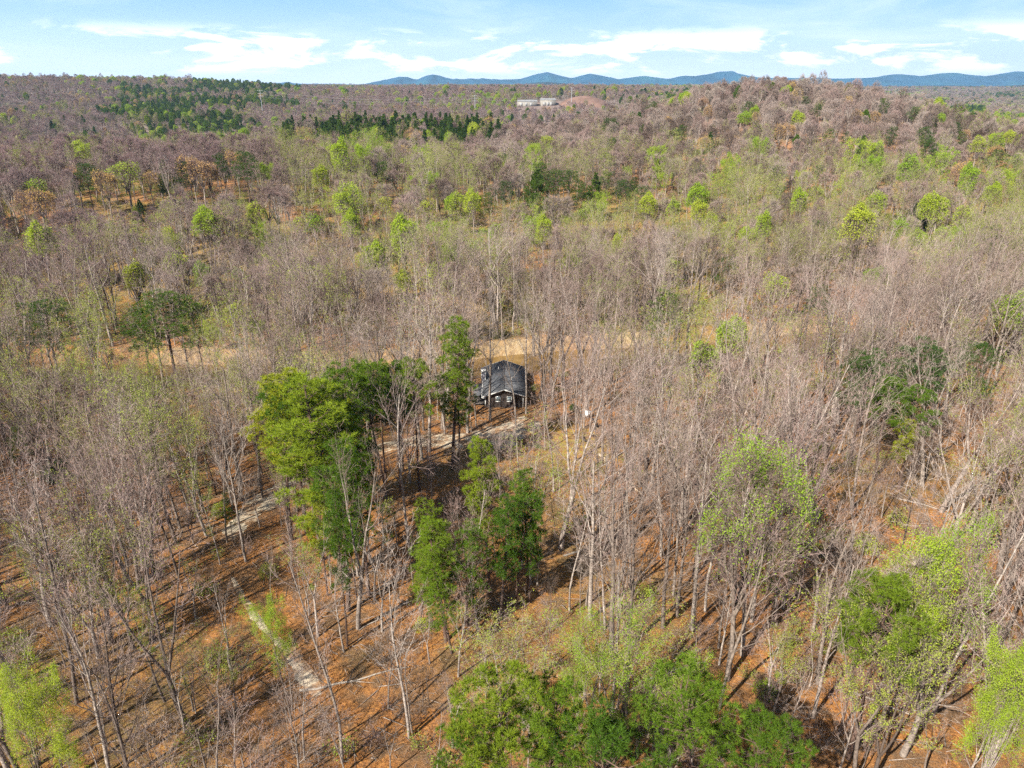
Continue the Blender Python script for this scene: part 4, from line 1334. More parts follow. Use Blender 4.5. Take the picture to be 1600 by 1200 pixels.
hero_top('pine', [(700, 525, 25, 0, 1.1), (508, 638, 26, 0, 1.65), (555, 700, 22, 1, 1.1), (520, 730, 21, 0, 1.2), (690, 773, 17, 1, 1.15), (762, 720, 20, 0, 0.95), (805, 748, 19, 1, 1.1), (690, 842, 15, 0, 1.35), (725, 800, 17, 1, 1.15), (830, 756, 18, 0, 0.9), (700, 880, 13, 1, 1.3), (650, 850, 12, 1, 1.1), (780, 800, 16, 0, 1.0), (520, 800, 19, 0, 0.55), (350, 765, 9, 1, 0.6), (712, 560, 20, 1, 0.8),
                  (205, 320, 11, 1, 0.8)], 'tall')
hero_top('pine', [(62, 476, 22, 0, 1.45), (248, 463, 23, 0, 1.7), (212, 478, 20, 1, 1.3), (1037, 450, 23, 1, 0.95), (1362, 556, 21, 0, 1.1), (1450, 526, 23, 1, 1.2), (1290, 445, 19, 1, 0.9), (18, 668, 12, 1, 0.8), (130, 258, 20, 0, 1.0), (285, 250, 19, 1, 0.9), (380, 240, 22, 0, 1.0), (345, 238, 20, 1, 0.8),
                  (845, 257, 22, 0), (868, 263, 21, 1), (890, 268, 20, 0), (912, 285, 18, 1), (945, 266, 20, 1), (975, 283, 18, 0), (1000, 288, 17, 1), (788, 285, 18, 0, 0.8), (765, 300, 15, 1, 0.8),
                  (300, 192, 20, 0), (322, 188, 22, 1), (345, 186, 22, 0), (365, 186, 21, 1), (392, 183, 20, 0), (405, 190, 18, 1), (175, 205, 18, 0), (182, 200, 18, 1), (210, 198, 18, 0),
                  (1003, 140, 22, 0), (985, 150, 20, 1), (1022, 160, 20, 0), (1065, 195, 18, 1), (1052, 200, 16, 1), (950, 186, 20, 0), (962, 184, 20, 1), (1090, 235, 15, 0), (905, 175, 18, 0), (748, 222, 15, 1), (1295, 124, 20, 0), (1240, 130, 16, 1), (1332, 134, 14, 1),
                  (1262, 150, 14, 1), (1448, 200, 20, 0), (1460, 215, 20, 1), (1396, 196, 20, 1, 0.8), (1560, 236, 18, 0, 1.2), (1590, 240, 18, 1), (1382, 155, 20, 0, 0.8), (1325, 205, 14, 1), (1505, 205, 14, 1), (1170, 160, 18, 0), (1280, 165, 16, 0), (1295, 200, 14, 1), (820, 178, 18, 0), (25, 168, 20, 0), (40, 165, 20, 1),
                  (1545, 185, 18, 0), (1495, 190, 18, 1), (1430, 168, 18, 0), (1245, 118, 16, 0)], 'dark')
hero_top('pine', [(1008, 138, 24, 0, 1.1), (1070, 122, 20, 0), (1047, 130, 18, 1), (1205, 120, 20, 1), (995, 150, 22, 1, 1.1), (1200, 127, 16, 0), (840, 262, 24, 0), (930, 275, 20, 1), (1110, 205, 16, 0), (600, 230, 16, 1), (800, 180, 22, 1), (718, 196, 20, 0), (865, 180, 18, 1), (1350, 215, 18, 1), (215, 310, 11, 0, 0.8)], 'cone')
hero_top('pine', [(1540, 548, 17, 0, 0.9), (1540, 545, 19, 0, 1.1), (300, 475, 20, 0), (1130, 405, 14, 0), (450, 185, 18, 0), (600, 255, 18, 0)], 'sparse')
hero_top('green', [(58, 356, 22, 2, 0.9), (318, 326, 22, 1, 0.8), (205, 396, 20, 3, 0.9), (265, 380, 21, 4, 0.9), (395, 305, 20, 3, 0.9), (490, 325, 19, 4, 0.8), (547, 335, 20, 2, 0.7), (628, 424, 13, 1, 0.8), (365, 468, 15, 3), (400, 500, 8, 1), (330, 515, 8, 1), (715, 290, 20, 3, 0.9), (738, 298, 20, 1, 0.7), (665, 305, 18, 4),
                   (850, 343, 19, 2, 0.8), (1014, 303, 20, 1, 0.7), (965, 367, 12, 1, 0.6), (1093, 318, 17, 2), (1112, 322, 17, 3, 0.8), (1055, 300, 20, 3, 0.7), (1250, 300, 20, 2, 0.8), (1280, 284, 18, 4), (1345, 329, 24, 2, 0.95), (1195, 337, 20, 2, 0.7), (1170, 356, 16, 1, 0.8), (1462, 304, 22, 1, 0.9), (1476, 345, 16, 4),
                   (1375, 290, 20, 3), (1510, 311, 20, 3), (1555, 290, 18, 2), (1372, 420, 12, 1, 1.3), (1215, 420, 18, 4), (1102, 517, 18, 3, 0.9), (1146, 500, 18, 1, 0.7), (1592, 460, 20, 1, 0.9), (1180, 767, 25, 0, 1.05), (1445, 868, 22, 1, 0.9), (1505, 880, 21, 0, 0.8), (1568, 1018, 20, 3, 0.6), (1600, 1045, 20, 1, 0.45),
                   (975, 972, 18, 4, 0.85), (930, 970, 16, 4, 0.8), (430, 955, 15, 3, 0.6), (70, 1078, 18, 3, 0.6), (15, 1068, 18, 1, 0.45), (1100, 1050, 16, 3, 0.7), (905, 1010, 13, 4, 0.8), (1165, 175, 18, 1), (1180, 168, 16, 2), (30, 212, 20, 1), (5, 215, 20, 1), (112, 212, 22, 0, 1.2), (125, 222, 20, 1, 1.2), (190, 243, 22, 4, 1.3), (500, 264, 18, 2),
                   (50, 270, 20, 4, 1.1), (640, 235, 16, 3), (560, 225, 14, 1), (600, 300, 16, 4), (980, 255, 14, 4), (825, 330, 16, 4), (775, 340, 16, 4), (910, 320, 16, 4), (1140, 340, 14, 4), (1305, 350, 16, 4), (1410, 330, 18, 3), (1440, 350, 16, 3), (1330, 375, 14, 4), (705, 305, 16, 1, 0.7),
                   (180, 160, 20, 1), (165, 170, 18, 0), (205, 170, 20, 1), (260, 172, 18, 0), (350, 160, 20, 1), (330, 165, 20, 0), (365, 163, 20, 1), (515, 180, 16, 0), (625, 175, 18, 1), (725, 160, 18, 1), (538, 135, 18, 0), (1470, 178, 16, 1), (1580, 205, 18, 1), (1560, 215, 20, 0), (1530, 220, 20, 0), (370, 420, 8, 1), (1050, 395, 14, 4), (465, 330, 16, 4), (140, 395, 14, 4)])
hero_top('orange', [(310, 243, 21, 0, 1.1), (290, 245, 20, 1, 1.1), (322, 252, 18, 0), (365, 232, 18, 0), (60, 290, 20, 0, 1.1), (30, 300, 18, 1), (160, 262, 20, 0), (480, 198, 20, 1, 1.1), (470, 196, 20, 0), (700, 462, 14, 0, 1.3), (670, 462, 14, 1, 1.2), (745, 475, 12, 0), (1235, 190, 18, 0), (1220, 195, 18, 1), (960, 168, 18, 0), (1100, 210, 18, 0), (1108, 165, 18, 1), (1100, 150, 18, 0),
                    (1230, 127, 16, 0), (1250, 130, 16, 1), (1370, 172, 16, 0), (1505, 250, 18, 0, 1.1), (1490, 262, 16, 1), (1140, 240, 16, 0), (1560, 225, 18, 0), (1050, 295, 12, 0), (230, 265, 14, 0), (70, 130, 18, 0), (110, 142, 18, 1), (120, 145, 18, 0), (100, 140, 16, 0), (250, 145, 18, 1), (270, 145, 18, 0), (265, 150, 18, 0), (950, 150, 18, 1), (1150, 130, 14, 0), (1180, 175, 14, 1), (1300, 140, 14, 1)])
hero_top('olive', [(120, 660, 16, 2), (100, 830, 18, 2, 1.2), (165, 840, 16, 2, 1.2), (205, 590, 17, 1), (245, 600, 15, 0), (780, 985, 13, 2, 1.3), (820, 990, 13, 2, 1.2), (1240, 820, 15, 1), (1420, 1000, 18, 2), (1390, 1010, 18, 1), (1580, 690, 20, 2), (1590, 640, 20, 1), (1180, 600, 14, 0), (1060, 690, 12, 1),
                   (350, 1000, 10, 2), (280, 1010, 9, 2), (40, 850, 12, 1), (440, 730, 10, 1), (1350, 960, 9, 2), (480, 860, 13, 1), (1010, 1000, 15, 2, 1.1), (1225, 1000, 11, 1)])
for (px, py, H, v, wd) in [(744, 668, 20, 6, 0.8), (806, 668, 21, 7, 1.0), (822, 648, 24, 0, 0.8), (850, 665, 24, 3, 0.9), (900, 720, 22, 0, 0.8), (940, 730, 24, 1, 0.8), (955, 790, 23, 6, 0.9), (865, 770, 22, 7, 1.0), (890, 800, 21, 6, 0.9), (930, 850, 22, 7, 1.0), (975, 830, 23, 0, 0.8), (290, 1135, 23, 4, 0.8), (766, 657, 26, 0, 1.0), (1035, 985, 25, 0, 0.9), (1082, 985, 24, 1, 0.9), (1270, 990, 20, 3, 0.9), (640, 1155, 21, 6, 0.8), (535, 1195, 24, 7, 0.9), (240, 1000, 22, 5, 0.75), (170, 985, 24, 3, 0.85), (30, 1070, 25, 2, 1.0), (80, 980, 22, 3, 1), (560, 985, 23, 2, 0.9),
                           (945, 985, 20, 7, 1), (915, 950, 20, 7, 1), (890, 955, 18, 7, 1), (1150, 690, 25, 2, 1), (1210, 845, 24, 0, 1), (1240, 790, 24, 4, 1), (1330, 800, 22, 0, 1), (1325, 905, 20, 3, 1), (1470, 800, 25, 2, 1.1), (1560, 900, 24, 5, 1), (1440, 760, 24, 2, 1.1), (410, 780, 22, 0, 0.9), (445, 750, 23, 5, 0.9), (640, 860, 24, 0, 0.8), (660, 720, 24, 0, 1.1),
                           (355, 850, 18, 7, 1), (385, 880, 20, 1, 0.8), (160, 790, 22, 4, 1), (110, 780, 22, 5, 1), (880, 610, 25, 4, 1), (905, 600, 25, 5, 1), (955, 600, 26, 4, 1.1), (835, 560, 26, 5, 1), (925, 570, 26, 2, 1), (705, 560, 24, 4, 1), (1040, 700, 24, 0, 1), (735, 950, 17, 7, 1), (745, 985, 18, 7, 1), (1550, 1190, 22, 5, 1), (1410, 1180, 20, 4, 1)]:
    x, y = world_at(px, py)
    ITEMS.append(dict(kind='bare', sub=None, v=v, x=x, y=y, s=H / BARE[v][3], w=wd, rz=rng.uniform(0, 6.28), hero=True))
heroes = np.array([(i['x'], i['y']) for i in ITEMS])
hero_shade = np.array([(i['x'], i['y']) for i in ITEMS if i['kind'] in ('pine', 'green')])

hero_far = np.array([(i['x'], i['y']) for i in ITEMS if i['kind'] in ('pine', 'green', 'orange') and i['y'] > 235])
HF = hero_far
trk = [np.array(t_) for t_ in tracks]


def allowed(x, y):
    ok = ~((np.abs(x - hx) < HW + 1.8) & (y > hy - 2.2) & (y < hy + HLEN + 1.8))
    s = y - bank_y(x)
    ok &= ~((s > -19) & (s < 1.0) & (y < 320))
    ok &= seg_dist(x, y, tracks[0]) > 2.6
    ok &= seg_dist(x, y, tracks[1]) > 1.6
    for (lx, ly) in lawn_c:
        ok &= np.hypot(x - lx, y - ly) > 4.2
    lx, ly = world_at(790, 660)
    ok &= np.hypot((x - lx) / 1.6, y - ly) > 3.8
    lx, ly = world_at(600, 880)      # small bare opening
    ok &= np.hypot(x - lx, y - ly) > 3.0
    ok &= ~((np.abs(x - WK[0]) < 42) & (y > WK[1] - 110) & (y < WK[1] + 34))
    ok &= ~((np.abs(x - MD[0]) < 56) & (y > MD[1] - 90) & (y < MD[1] + 45))
    return ok


def scatter(d0, d1, sp, margin):
    x0 = -(0.80 * d1 + margin); x1 = -x0
    X, Y = np.meshgrid(np.arange(x0, x1, sp), np.arange(d0, d1, sp))
    X = X.ravel() + rng.uniform(-0.46, 0.46, X.size) * sp; Y = Y.ravel() + rng.uniform(-0.46, 0.46, Y.size) * sp
    k = (np.abs(X) < 0.76 * Y + margin) & allowed(X, Y)
    return X[k], Y[k]


zones = [(14, 130, 5.4, 34), (130, 260, 5.7, 40), (260, 700, 8.0, 50), (700, 1500, 11, 60), (1500, 2800, 17, 60), (2800, 5600, 34, 60)]
XY = []
def thin(X, Y, z, dense=False):
    if z[0] < 260:      # thin out unevenly, and leave room round the pines and the leafing trees
        nz = fbm(X, Y, 28, 41)
        keep = (rng.random(len(X)) < np.clip(0.45 + 1.1 * (nz - 0.25), 0.3, 1)) | dense
        keep |= (X / Y < -0.2) & (Y > 72) & (rng.random(len(X)) < 0.9)
        keep[Y > 130] |= rng.random(len(X))[Y > 130] < 0.6
        dm = np.full(len(X), 1e9)
        for a, b_ in heroes[np.hypot(heroes[:, 0], heroes[:, 1]) < 420]:
            dm = np.minimum(dm, np.hypot(X - a, Y - b_))
        keep &= dm > 2.3
        # keep lines of sight to the heroes a little clearer: fewer bare trees right in front of them
        for a, b_ in hero_shade[np.hypot(hero_shade[:, 0], hero_shade[:, 1]) < 260]:
            f = Y / b_
            near = (np.abs(X - a * f) < 7.0) & (Y < b_) & (b_ - Y < 28)
            keep &= ~(near & (rng.random(len(X)) < 0.93))
        # and to the cabin front
        keep &= ~((np.abs(X - hx * Y / hy) < 5.6) & (Y < hy) & (Y > hy - 50))
        for lx, ly in list(lawn_c) + [world_at(770, 685), world_at(720, 690), world_at(430, 772), world_at(390, 805), world_at(620, 694)]:
            keep &= ~((np.abs(X - lx * Y / ly) < 3.6) & (Y < ly) & (ly - Y < 26) & (rng.random(len(X)) < 0.7))
        X, Y = X[keep], Y[keep]
    elif z[0] < 1500:
        keep = np.ones(len(X), bool)
        for a, b_ in hero_far[(hero_far[:, 1] > z[0] - 30) & (hero_far[:, 1] < z[1] + 60)]:
            f = Y / b_
            keep &= ~((np.abs(X - a * f) < 5.0) & (Y < b_ + 3) & (b_ - Y < 22))
        X, Y = X[keep], Y[keep]
    return X, Y


for z in zones:
    XY.append(thin(*scatter(*z), z))
Xl, Yl = scatter(78, 172, 7.4, 30)
k_ = (Xl / Yl < -0.22) | ((Xl / Yl > 0.42) & (Yl > 110))
XY.append(thin(Xl[k_], Yl[k_], (80, 170), True))
Xl, Yl = scatter(520, 665, 7, 10)
k_ = np.abs((to_px(Xl, Yl, height(Xl, Yl) + 20)[0] - 610) / 170) < 1
XY.append((Xl[k_], Yl[k_]))
X = np.concatenate([a for a, _ in XY]); Y = np.concatenate([b for _, b in XY])
n = len(X)
D = np.hypot(X, Y); AZ = X / Y
u = rng.random(n); nG = fbm(X, Y, 70, 51); nP = fbm(X, Y, 90, 57); nO = fbm(X, Y, 60, 63)
nP2 = fbm(X, Y * 0.55, 260, 71); nG2 = fbm(X, Y * 0.6, 300, 77)
valley = sstep((Y - 196) / 14) * (1 - sstep((Y - 330) / 70)) * sstep((AZ + 0.36) / 0.14)
p_olive = 0.05 + 0.22 * ((AZ < -0.2) & (Y > 85) & (Y < 170)) + 0.42 * valley + 0.12 * (nG > 0.6)
p_green = 0.012 + 0.07 * valley * (nG > 0.45) + 0.03 * (nG > 0.68) * (D > 200)
p_orange = 0.004 + 0.05 * (nO > 0.6) * (D > 250)
p_pine = 0.007 + 0.02 * (D > 300) + 0.10 * (nP > 0.68) * (D > 300)
farm = D > 850
p_pine = np.where(farm, 0.05 + 0.6 * sstep((nP2 - 0.60) / 0.05) * (AZ > -0.5), p_pine)
p_green = np.where(farm, 0.03 + 0.22 * sstep((nG2 - 0.62) / 0.05), p_green)
p_olive = np.where(farm, 0.10 + 0.15 * (nG > 0.55), p_olive)
p_orange = np.where(farm, 0.03 + 0.12 * (nO > 0.6), p_orange)
# the dark evergreen belt across the middle distance, and the smaller belts left of it
PX, PY, DEP = to_px(X, Y, height(X, Y) + 20)
belt = ((np.abs((PX - 610) / 170) < 1) & (Y > 515) & (Y < 670))
p_pine = np.where(belt, 0.86, p_pine)
cone_b = belt
bl2 = (Y > 900) & (((PX > 150) & (PX < 300) & (PY > 158) & (PY < 172)) | ((PX > 300) & (PX < 470) & (PY < 135)) | ((PX > 1420) & (PX < 1540) & (PY > 164) & (PY < 176)) | ((PX > 270) & (PX < 470) & (PY > 148) & (PY < 160)))
p_pine = np.where(bl2, 0.9, p_pine)
rgt = (AZ > 0.52) & (Y > 500) & (Y < 1500)
p_green = np.where(rgt, p_green + 0.06, p_green); p_olive = np.where(rgt, p_olive + 0.2, p_olive)
kind = np.where(u < p_pine, 3, np.where(u < p_pine + p_green, 1, np.where(u < p_pine + p_green + p_orange, 4, np.where(u < p_pine + p_green + p_orange + p_olive, 2, 0))))
kind = np.where((D < 190) & (kind == 3), 0, kind)
kind = np.where((D < 165) & (kind == 1), 2, kind)
kind = np.where((D < 190) & (kind == 4), 0, kind)
KN = ['bare', 'green', 'olive', 'pine', 'orange']
SZ = np.clip(rng.normal(0.88, 0.14, n), 0.5, 1.15)
for a, b_ in HF:
    f = Y / b_
    q = (np.abs(X - a * f) < 6.0) & (Y < b_ - 2) & (b_ - Y < 45)
    SZ = np.where(q, np.minimum(SZ, 0.54 + 0.005 * (b_ - Y)), SZ)
SZ = np.where(belt, SZ * 1.2, SZ)
SZ = np.where((AZ < -0.2) & (D < 140) & (D > 80), SZ * 0.82, SZ)
for i in range(n):
    k = KN[kind[i]]
    sub = None
    if k == 'bare':
        v = int(rng.choice(8, p=[.16, .13, .13, .12, .14, .13, .12, .07]) if D[i] > 82 else rng.choice([0, 6, 7, 1, 3], p=[.25, .3, .2, .15, .1]))
    elif k == 'green':
        v = int(rng.integers(0, 5))
    elif k == 'olive':
        v = int(rng.integers(0, 4))
    elif k == 'orange':
        v = int(rng.integers(0, 2))
    else:
        sub = 'cone' if cone_b[i] or rng.random() < 0.3 else 'dark'; v = int(rng.integers(0, 2))
    ITEMS.append(dict(kind=k, sub=sub, v=v, x=float(X[i]), y=float(Y[i]), s=float(SZ[i] * (0.9 if k == 'pine' else 1)), w=float(rng.uniform(0.88, 1.15)), rz=float(rng.uniform(0, 6.28)), hero=False))

# saplings between the trees
Xs, Ys = scatter(16, 160, 4.8, 26)
kp = (rng.random(len(Xs)) < 0.62) & ~((np.abs(Xs - hx * Ys / hy) < 5) & (Ys < hy) & (Ys > hy - 25))
for x, y in zip(Xs[kp], Ys[kp]):
    ITEMS.append(dict(kind='sapling', sub=None, v=int(rng.choice([6, 7, 0, 3])), x=float(x), y=float(y), s=float(rng.uniform(0.22, 0.52)), w=float(rng.uniform(0.8, 1.1)), rz=float(rng.uniform(0, 6.28)), hero=False))

xs = np.array([i['x'] for i in ITEMS]); ys = np.array([i['y'] for i in ITEMS]); zs = height(xs, ys)
hs = np.array([i['s'] * 22 for i in ITEMS])
bx, by, dep = to_px(xs, ys, zs)
tx, ty, _ = to_px(xs, ys, zs + hs)
inview = (tx > -30) & (tx < 1630) & (ty < 1195) & (by > 0) & (ys > 20)
for i, it in enumerate(ITEMS):
    it.update(z=float(zs[i]), px=float(tx[i]), py=float(ty[i]), bpy=float(by[i]), dep=float(dep[i]), view=bool(inview[i]))


def region(it):
    px, d, s = it['px'], it['y'], it['y'] - float(bank_y(it['x']))
    if d < 70:
        return ('in the corner woods nearest the viewer' if px < 330 else 'beside the lower gravel path' if px < 640 else 'near the big foreground pines' if px < 1000 else
                'below the pale forked leafing tree' if px < 1280 else 'below the large right-hand pine')
    if d < 105:
        return ('in the woods left of the path' if px < 360 else 'between the path and the pine cluster' if px < 640 else 'around the low dark pines below the cabin' if px < 880 else
                'on the open orange slope' if px < 1100 else 'behind the pale forked leafing tree' if px < 1300 else 'behind the large right-hand pine')
    if s < -60:
        return ('in the grey woods far left' if px < 250 else 'just left of the driveway' if px < 470 else 'beside the tall pine cluster' if px < 690 else 'in front of the cabin' if px < 870 else
                'by the stumps right of the yard' if px < 1060 else 'on the slope well right of the cabin' if px < 1300 else 'in front of the two dark pines')
    if s < 0:
        return ('on the near riverbank at far left' if px < 330 else 'on the riverbank behind the pine cluster' if px < 690 else 'on the riverbank behind the cabin' if px < 900 else
                'on the riverbank right of the cabin' if px < 1250 else 'behind the two dark right-hand pines')
    if d < 235:
        return ('across the river at far left' if px < 400 else 'across the river above the pine cluster' if px < 700 else 'across the river above the cabin' if px < 950 else
                'across the river right of the cabin' if px < 1250 else 'across the river at far right')
    if d < 300:
        return ('at the foot of the left hill' if px < 400 else 'on the valley floor left of centre' if px < 750 else 'on the valley floor above the cabin' if px < 1050 else
                'on the valley floor right of centre' if px < 1330 else 'on the valley floor at far right')
    if d < 430:
        return ('on the left hillside' if px < 330 else 'on the hillside left of centre' if px < 700 else 'by the central group of evergreens' if px < 1030 else
                'at the foot of the right hill' if px < 1330 else 'on the lower right hillside')
    if d < 800:
        return ('on the crest of the left hill' if px < 430 else 'near the dark evergreen belt' if px < 820 else 'on the left flank of the right hill' if px < 1060 else
                'on top of the right hill' if px < 1330 else 'on the right flank of the right hill')
    return ('on the far hills at left' if px < 430 else 'on the far hills left of centre' if px < 720 else 'near the far industrial buildings' if px < 1000 else 'on the far plain at right')


LIM = {'bare': 300, 'leafy': 300, 'pine': 280, 'orange': 60, 'sapling': 150}
FAM = {'bare': 'bare', 'green': 'leafy', 'olive': 'leafy', 'pine': 'pine', 'orange': 'orange', 'sapling': 'sapling'}
GRP = {'bare': 'bare trees of the wood', 'green': 'bright green leafing trees', 'olive': 'trees in olive bud', 'pine': 'evergreens of the wood', 'orange': 'trees in orange bud', 'sapling': 'bare saplings of the understorey'}
picked = {k: [] for k in LIM}
order = sorted(range(len(ITEMS)), key=lambda i: (not (ITEMS[i]['hero'] and ITEMS[i]['dep'] < 900), -ITEMS[i]['s'] * (0.4 if ITEMS[i]['kind'] == 'sapling' else 1) / ITEMS[i]['dep']))
for i in order:
    it = ITEMS[i]
    f = FAM[it['kind']]
    if it['view'] and len(picked[f]) < LIM[f]:
        picked[f].append(i)
        it['solo'] = True

PW = {'round': 'round-crowned green pine', 'yellow': 'yellow-green pine', 'dark': 'dark green pine', 'tall': 'long-crowned green pine', 'cone': 'dark conical evergreen', 'sparse': 'thin sparse pine'}
NAMES = {'bare': 'bare_tree', 'green': 'leafing_tree', 'olive': 'budding_tree', 'pine': 'pine_tree', 'orange': 'orange_budding_tree', 'sapling': 'bare_sapling'}
CAT = {'bare': 'bare tree', 'green': 'leafing tree', 'olive': 'budding tree', 'pine': 'pine', 'orange': 'orange tree', 'sapling': 'sapling'}


def size_word(h):
    return 'tall' if h > 23.5 else 'low' if h < 15 else 'short' if h < 19 else 'mid-height'


def stem(it):
    k = it['kind']
    if k == 'bare':
        h = it['s'] * BARE[it['v']][3]; return f"{size_word(h)} {BARE[it['v']][0]} bare tree"
    if k == 'green':
        h = it['s'] * 22; return f"{size_word(h)} {GREEN[it['v']][0]} bright green tree"
    if k == 'olive':
        h = it['s'] * 22; return f"{size_word(h)} {OLIVE[it['v']][0]} olive budding tree"
    if k == 'orange':
        return f"{size_word(it['s'] * 20)} {ORANGE[it['v']][0]} orange budding tree"
    if k == 'pine':
        return f"{size_word(it['s'] * PH[it['sub']])} {PW[it['sub']]}"
    return f"{'low' if it['s'] < 0.33 else 'taller'} { {6: 'slender', 7: 'pole-like', 0: 'straight', 3: 'forked'}[it['v']]} bare sapling"


ORD = 'first second third fourth fifth sixth seventh eighth ninth tenth eleventh twelfth thirteenth fourteenth fifteenth sixteenth seventeenth eighteenth nineteenth twentieth'.split()
TENS = {2: 'twenty', 3: 'thirty', 4: 'forty', 5: 'fifty', 6: 'sixty', 7: 'seventy', 8: 'eighty', 9: 'ninety'}


def ordinal(k):
    if k < 20:
        return ORD[k]
    a, b_ = divmod(k + 1, 10)
    return (TENS[a] + '-' + ORD[b_ - 1]) if b_ else TENS[a][:-1] + 'ieth'


labs = {}
solo = [it for it in ITEMS if it.get('solo')]
SPECIAL = {('pine', 785, 1066): 'large round pine crown at the bottom of the view, left of two'}
for it in solo:
    labs.setdefault(f'{stem(it)} {region(it)}', []).append(it)
for lb, lst in labs.items():
    lst.sort(key=lambda q: q['px'])
    for k, it in enumerate(lst):
        it['label'] = lb if len(lst) == 1 else f'{lb}, {ordinal(k)} from left'


def meshes(it):
    k, v = it['kind'], it['v']
    if k in ('bare', 'sapling'):
        return BARE[v][1], BARE[v][2]
    if k == 'green':
        return (NEARD[v] if v < 2 else NEARG[v]) if it['y'] < 125 else HG[v]
    if k == 'olive':
        return OLIVE[v][1], OLIVE[v][2]
    if k == 'orange':
        return HR[v % 2]
    p = PINES[it['sub']]
    return p[v % len(p)][0], p[v % len(p)][1]


for it in solo:
    a, b_ = meshes(it)
    e = bpy.data.objects.new(NAMES[it['kind']], None)
    COL.objects.link(e)
    e.location = (it['x'], it['y'], it['z'])
    e.rotation_euler = (0, 0, it['rz'])
    e.scale = (it['s'] * it['w'], it['s'] * it['w'], it['s'])
    e['label'] = it['label']; e['category'] = CAT[it['kind']]; e['group'] = GRP[it['kind']]
    link('trunk', a, e); link('crown', b_, e)

# ------------------------------------------------------------------ the rest of the forest, as masses
def gn_mass(name, src, pts, idx, rots, scl):
    coll = bpy.data.collections.new(name + '_kinds')
    for k, me_ in enumerate(src):
        ob = bpy.data.objects.new('%s_kind_%02d' % (name, k), me_)
        coll.objects.link(ob)
    me = bpy.data.meshes.new(name)
    me.vertices.add(len(pts)); me.vertices.foreach_set('co', np.asarray(pts, np.float32).ravel())
    a = me.attributes.new('idx', 'INT', 'POINT'); a.data.foreach_set('value', np.asarray(idx, np.int32))
    a = me.attributes.new('rz', 'FLOAT_VECTOR', 'POINT'); a.data.foreach_set('vector', np.stack([np.zeros(len(rots)), np.zeros(len(rots)), rots], 1).astype(np.float32).ravel())
    a = me.attributes.new('scl', 'FLOAT_VECTOR', 'POINT'); a.data.foreach_set('vector', np.asarray(scl, np.float32).ravel())
    ob = bpy.data.objects.new(name, me); COL.objects.link(ob)
    ob['kind'] = 'stuff'
    g = bpy.data.node_groups.new(name + '_scatter', 'GeometryNodeTree')
    g.interface.new_socket('Geometry', in_out='INPUT', socket_type='NodeSocketGeometry')
    g.interface.new_socket('Geometry', in_out='OUTPUT', socket_type='NodeSocketGeometry')
    gi = g.nodes.new('NodeGroupInput'); go = g.nodes.new('NodeGroupOutput')
    ci = g.nodes.new('GeometryNodeCollectionInfo'); ci.inputs['Collection'].default_value = coll
    ci.inputs['Separate Children'].default_value = True; ci.inputs['Reset Children'].default_value = True
    ip = g.nodes.new('GeometryNodeInstanceOnPoints'); ip.inputs['Pick Instance'].default_value = True

    def na(nm, ty):
        q = g.nodes.new('GeometryNodeInputNamedAttribute'); q.data_type = ty; q.inputs['Name'].default_value = nm
        return q.outputs['Attribute']
    g.links.new(gi.outputs[0], ip.inputs['Points'])
    g.links.new(ci.outputs[0], ip.inputs['Instance'])
    g.links.new(na('idx', 'INT'), ip.inputs['Instance Index'])
    er = g.nodes.new('FunctionNodeEulerToRotation')
    g.links.new(na('rz', 'FLOAT_VECTOR'), er.inputs[0])
    g.links.new(er.outputs[0], ip.inputs['Rotation'])
    g.links.new(na('scl', 'FLOAT_VECTOR'), ip.inputs['Scale'])
    g.links.new(ip.outputs[0], go.inputs[0])
    md = ob.modifiers.new('scatter', 'NODES'); md.node_group = g
    return ob


MIDLIM = 420
rest = [it for it in ITEMS if not it.get('solo')]
pools = {'bare_forest': ([], [m_[1] for m_ in FARB] + DOME), 'leafing_forest': ([], MIDG + MIDO + MIDR + DOMEG + DOMEO + DOMER),
         'evergreen_forest': ([], [p[2] for k in ('dark', 'cone') for p in PINES[k]] + FAR_P)}
for it in rest:
    k = it['kind']; far_ = it['y'] > MIDLIM
    r_ = it['v']
    if k in ('bare', 'sapling'):
        key = 'bare_forest'; ix = (8 + rng.integers(0, 6)) if k == 'bare' and (it['y'] > 330 or rng.random() < (it['y'] - 150) / 110) else r_
    elif k == 'pine':
        key = 'evergreen_forest'
        ix = (4 + ((1 + r_) if it['sub'] == 'cone' else (0, 3)[r_])) if far_ else ((2 if it['sub'] == 'cone' else 0) + r_)
    else:
        key = 'leafing_forest'
        if k == 'green':
            ix = (11 + r_ % 2) if far_ else r_
        elif k == 'olive':
            ix = (13 + r_ % 2) if far_ else 5 + r_
        else:
            ix = 15 if far_ else 9 + r_ % 2
    g_ = 1.0 if it['y'] < 1500 else 1.35 if it['y'] < 2800 else 2.2
    s_ = it['s']
    if it['y'] > 500 and k != 'sapling':
        s_ = s_ * 1.0
    pools[key][0].append((it['x'], it['y'], it['z'], ix, it['rz'], s_ * it['w'] * g_, s_ * (1 if g_ == 1 else 1.05)))
for key, (lst, src) in pools.items():
    A = np.array(lst)
    gn_mass(key, src, A[:, :3], A[:, 3].astype(int), A[:, 4], np.stack([A[:, 5], A[:, 5], A[:, 6]], 1))
    print(key, len(A))


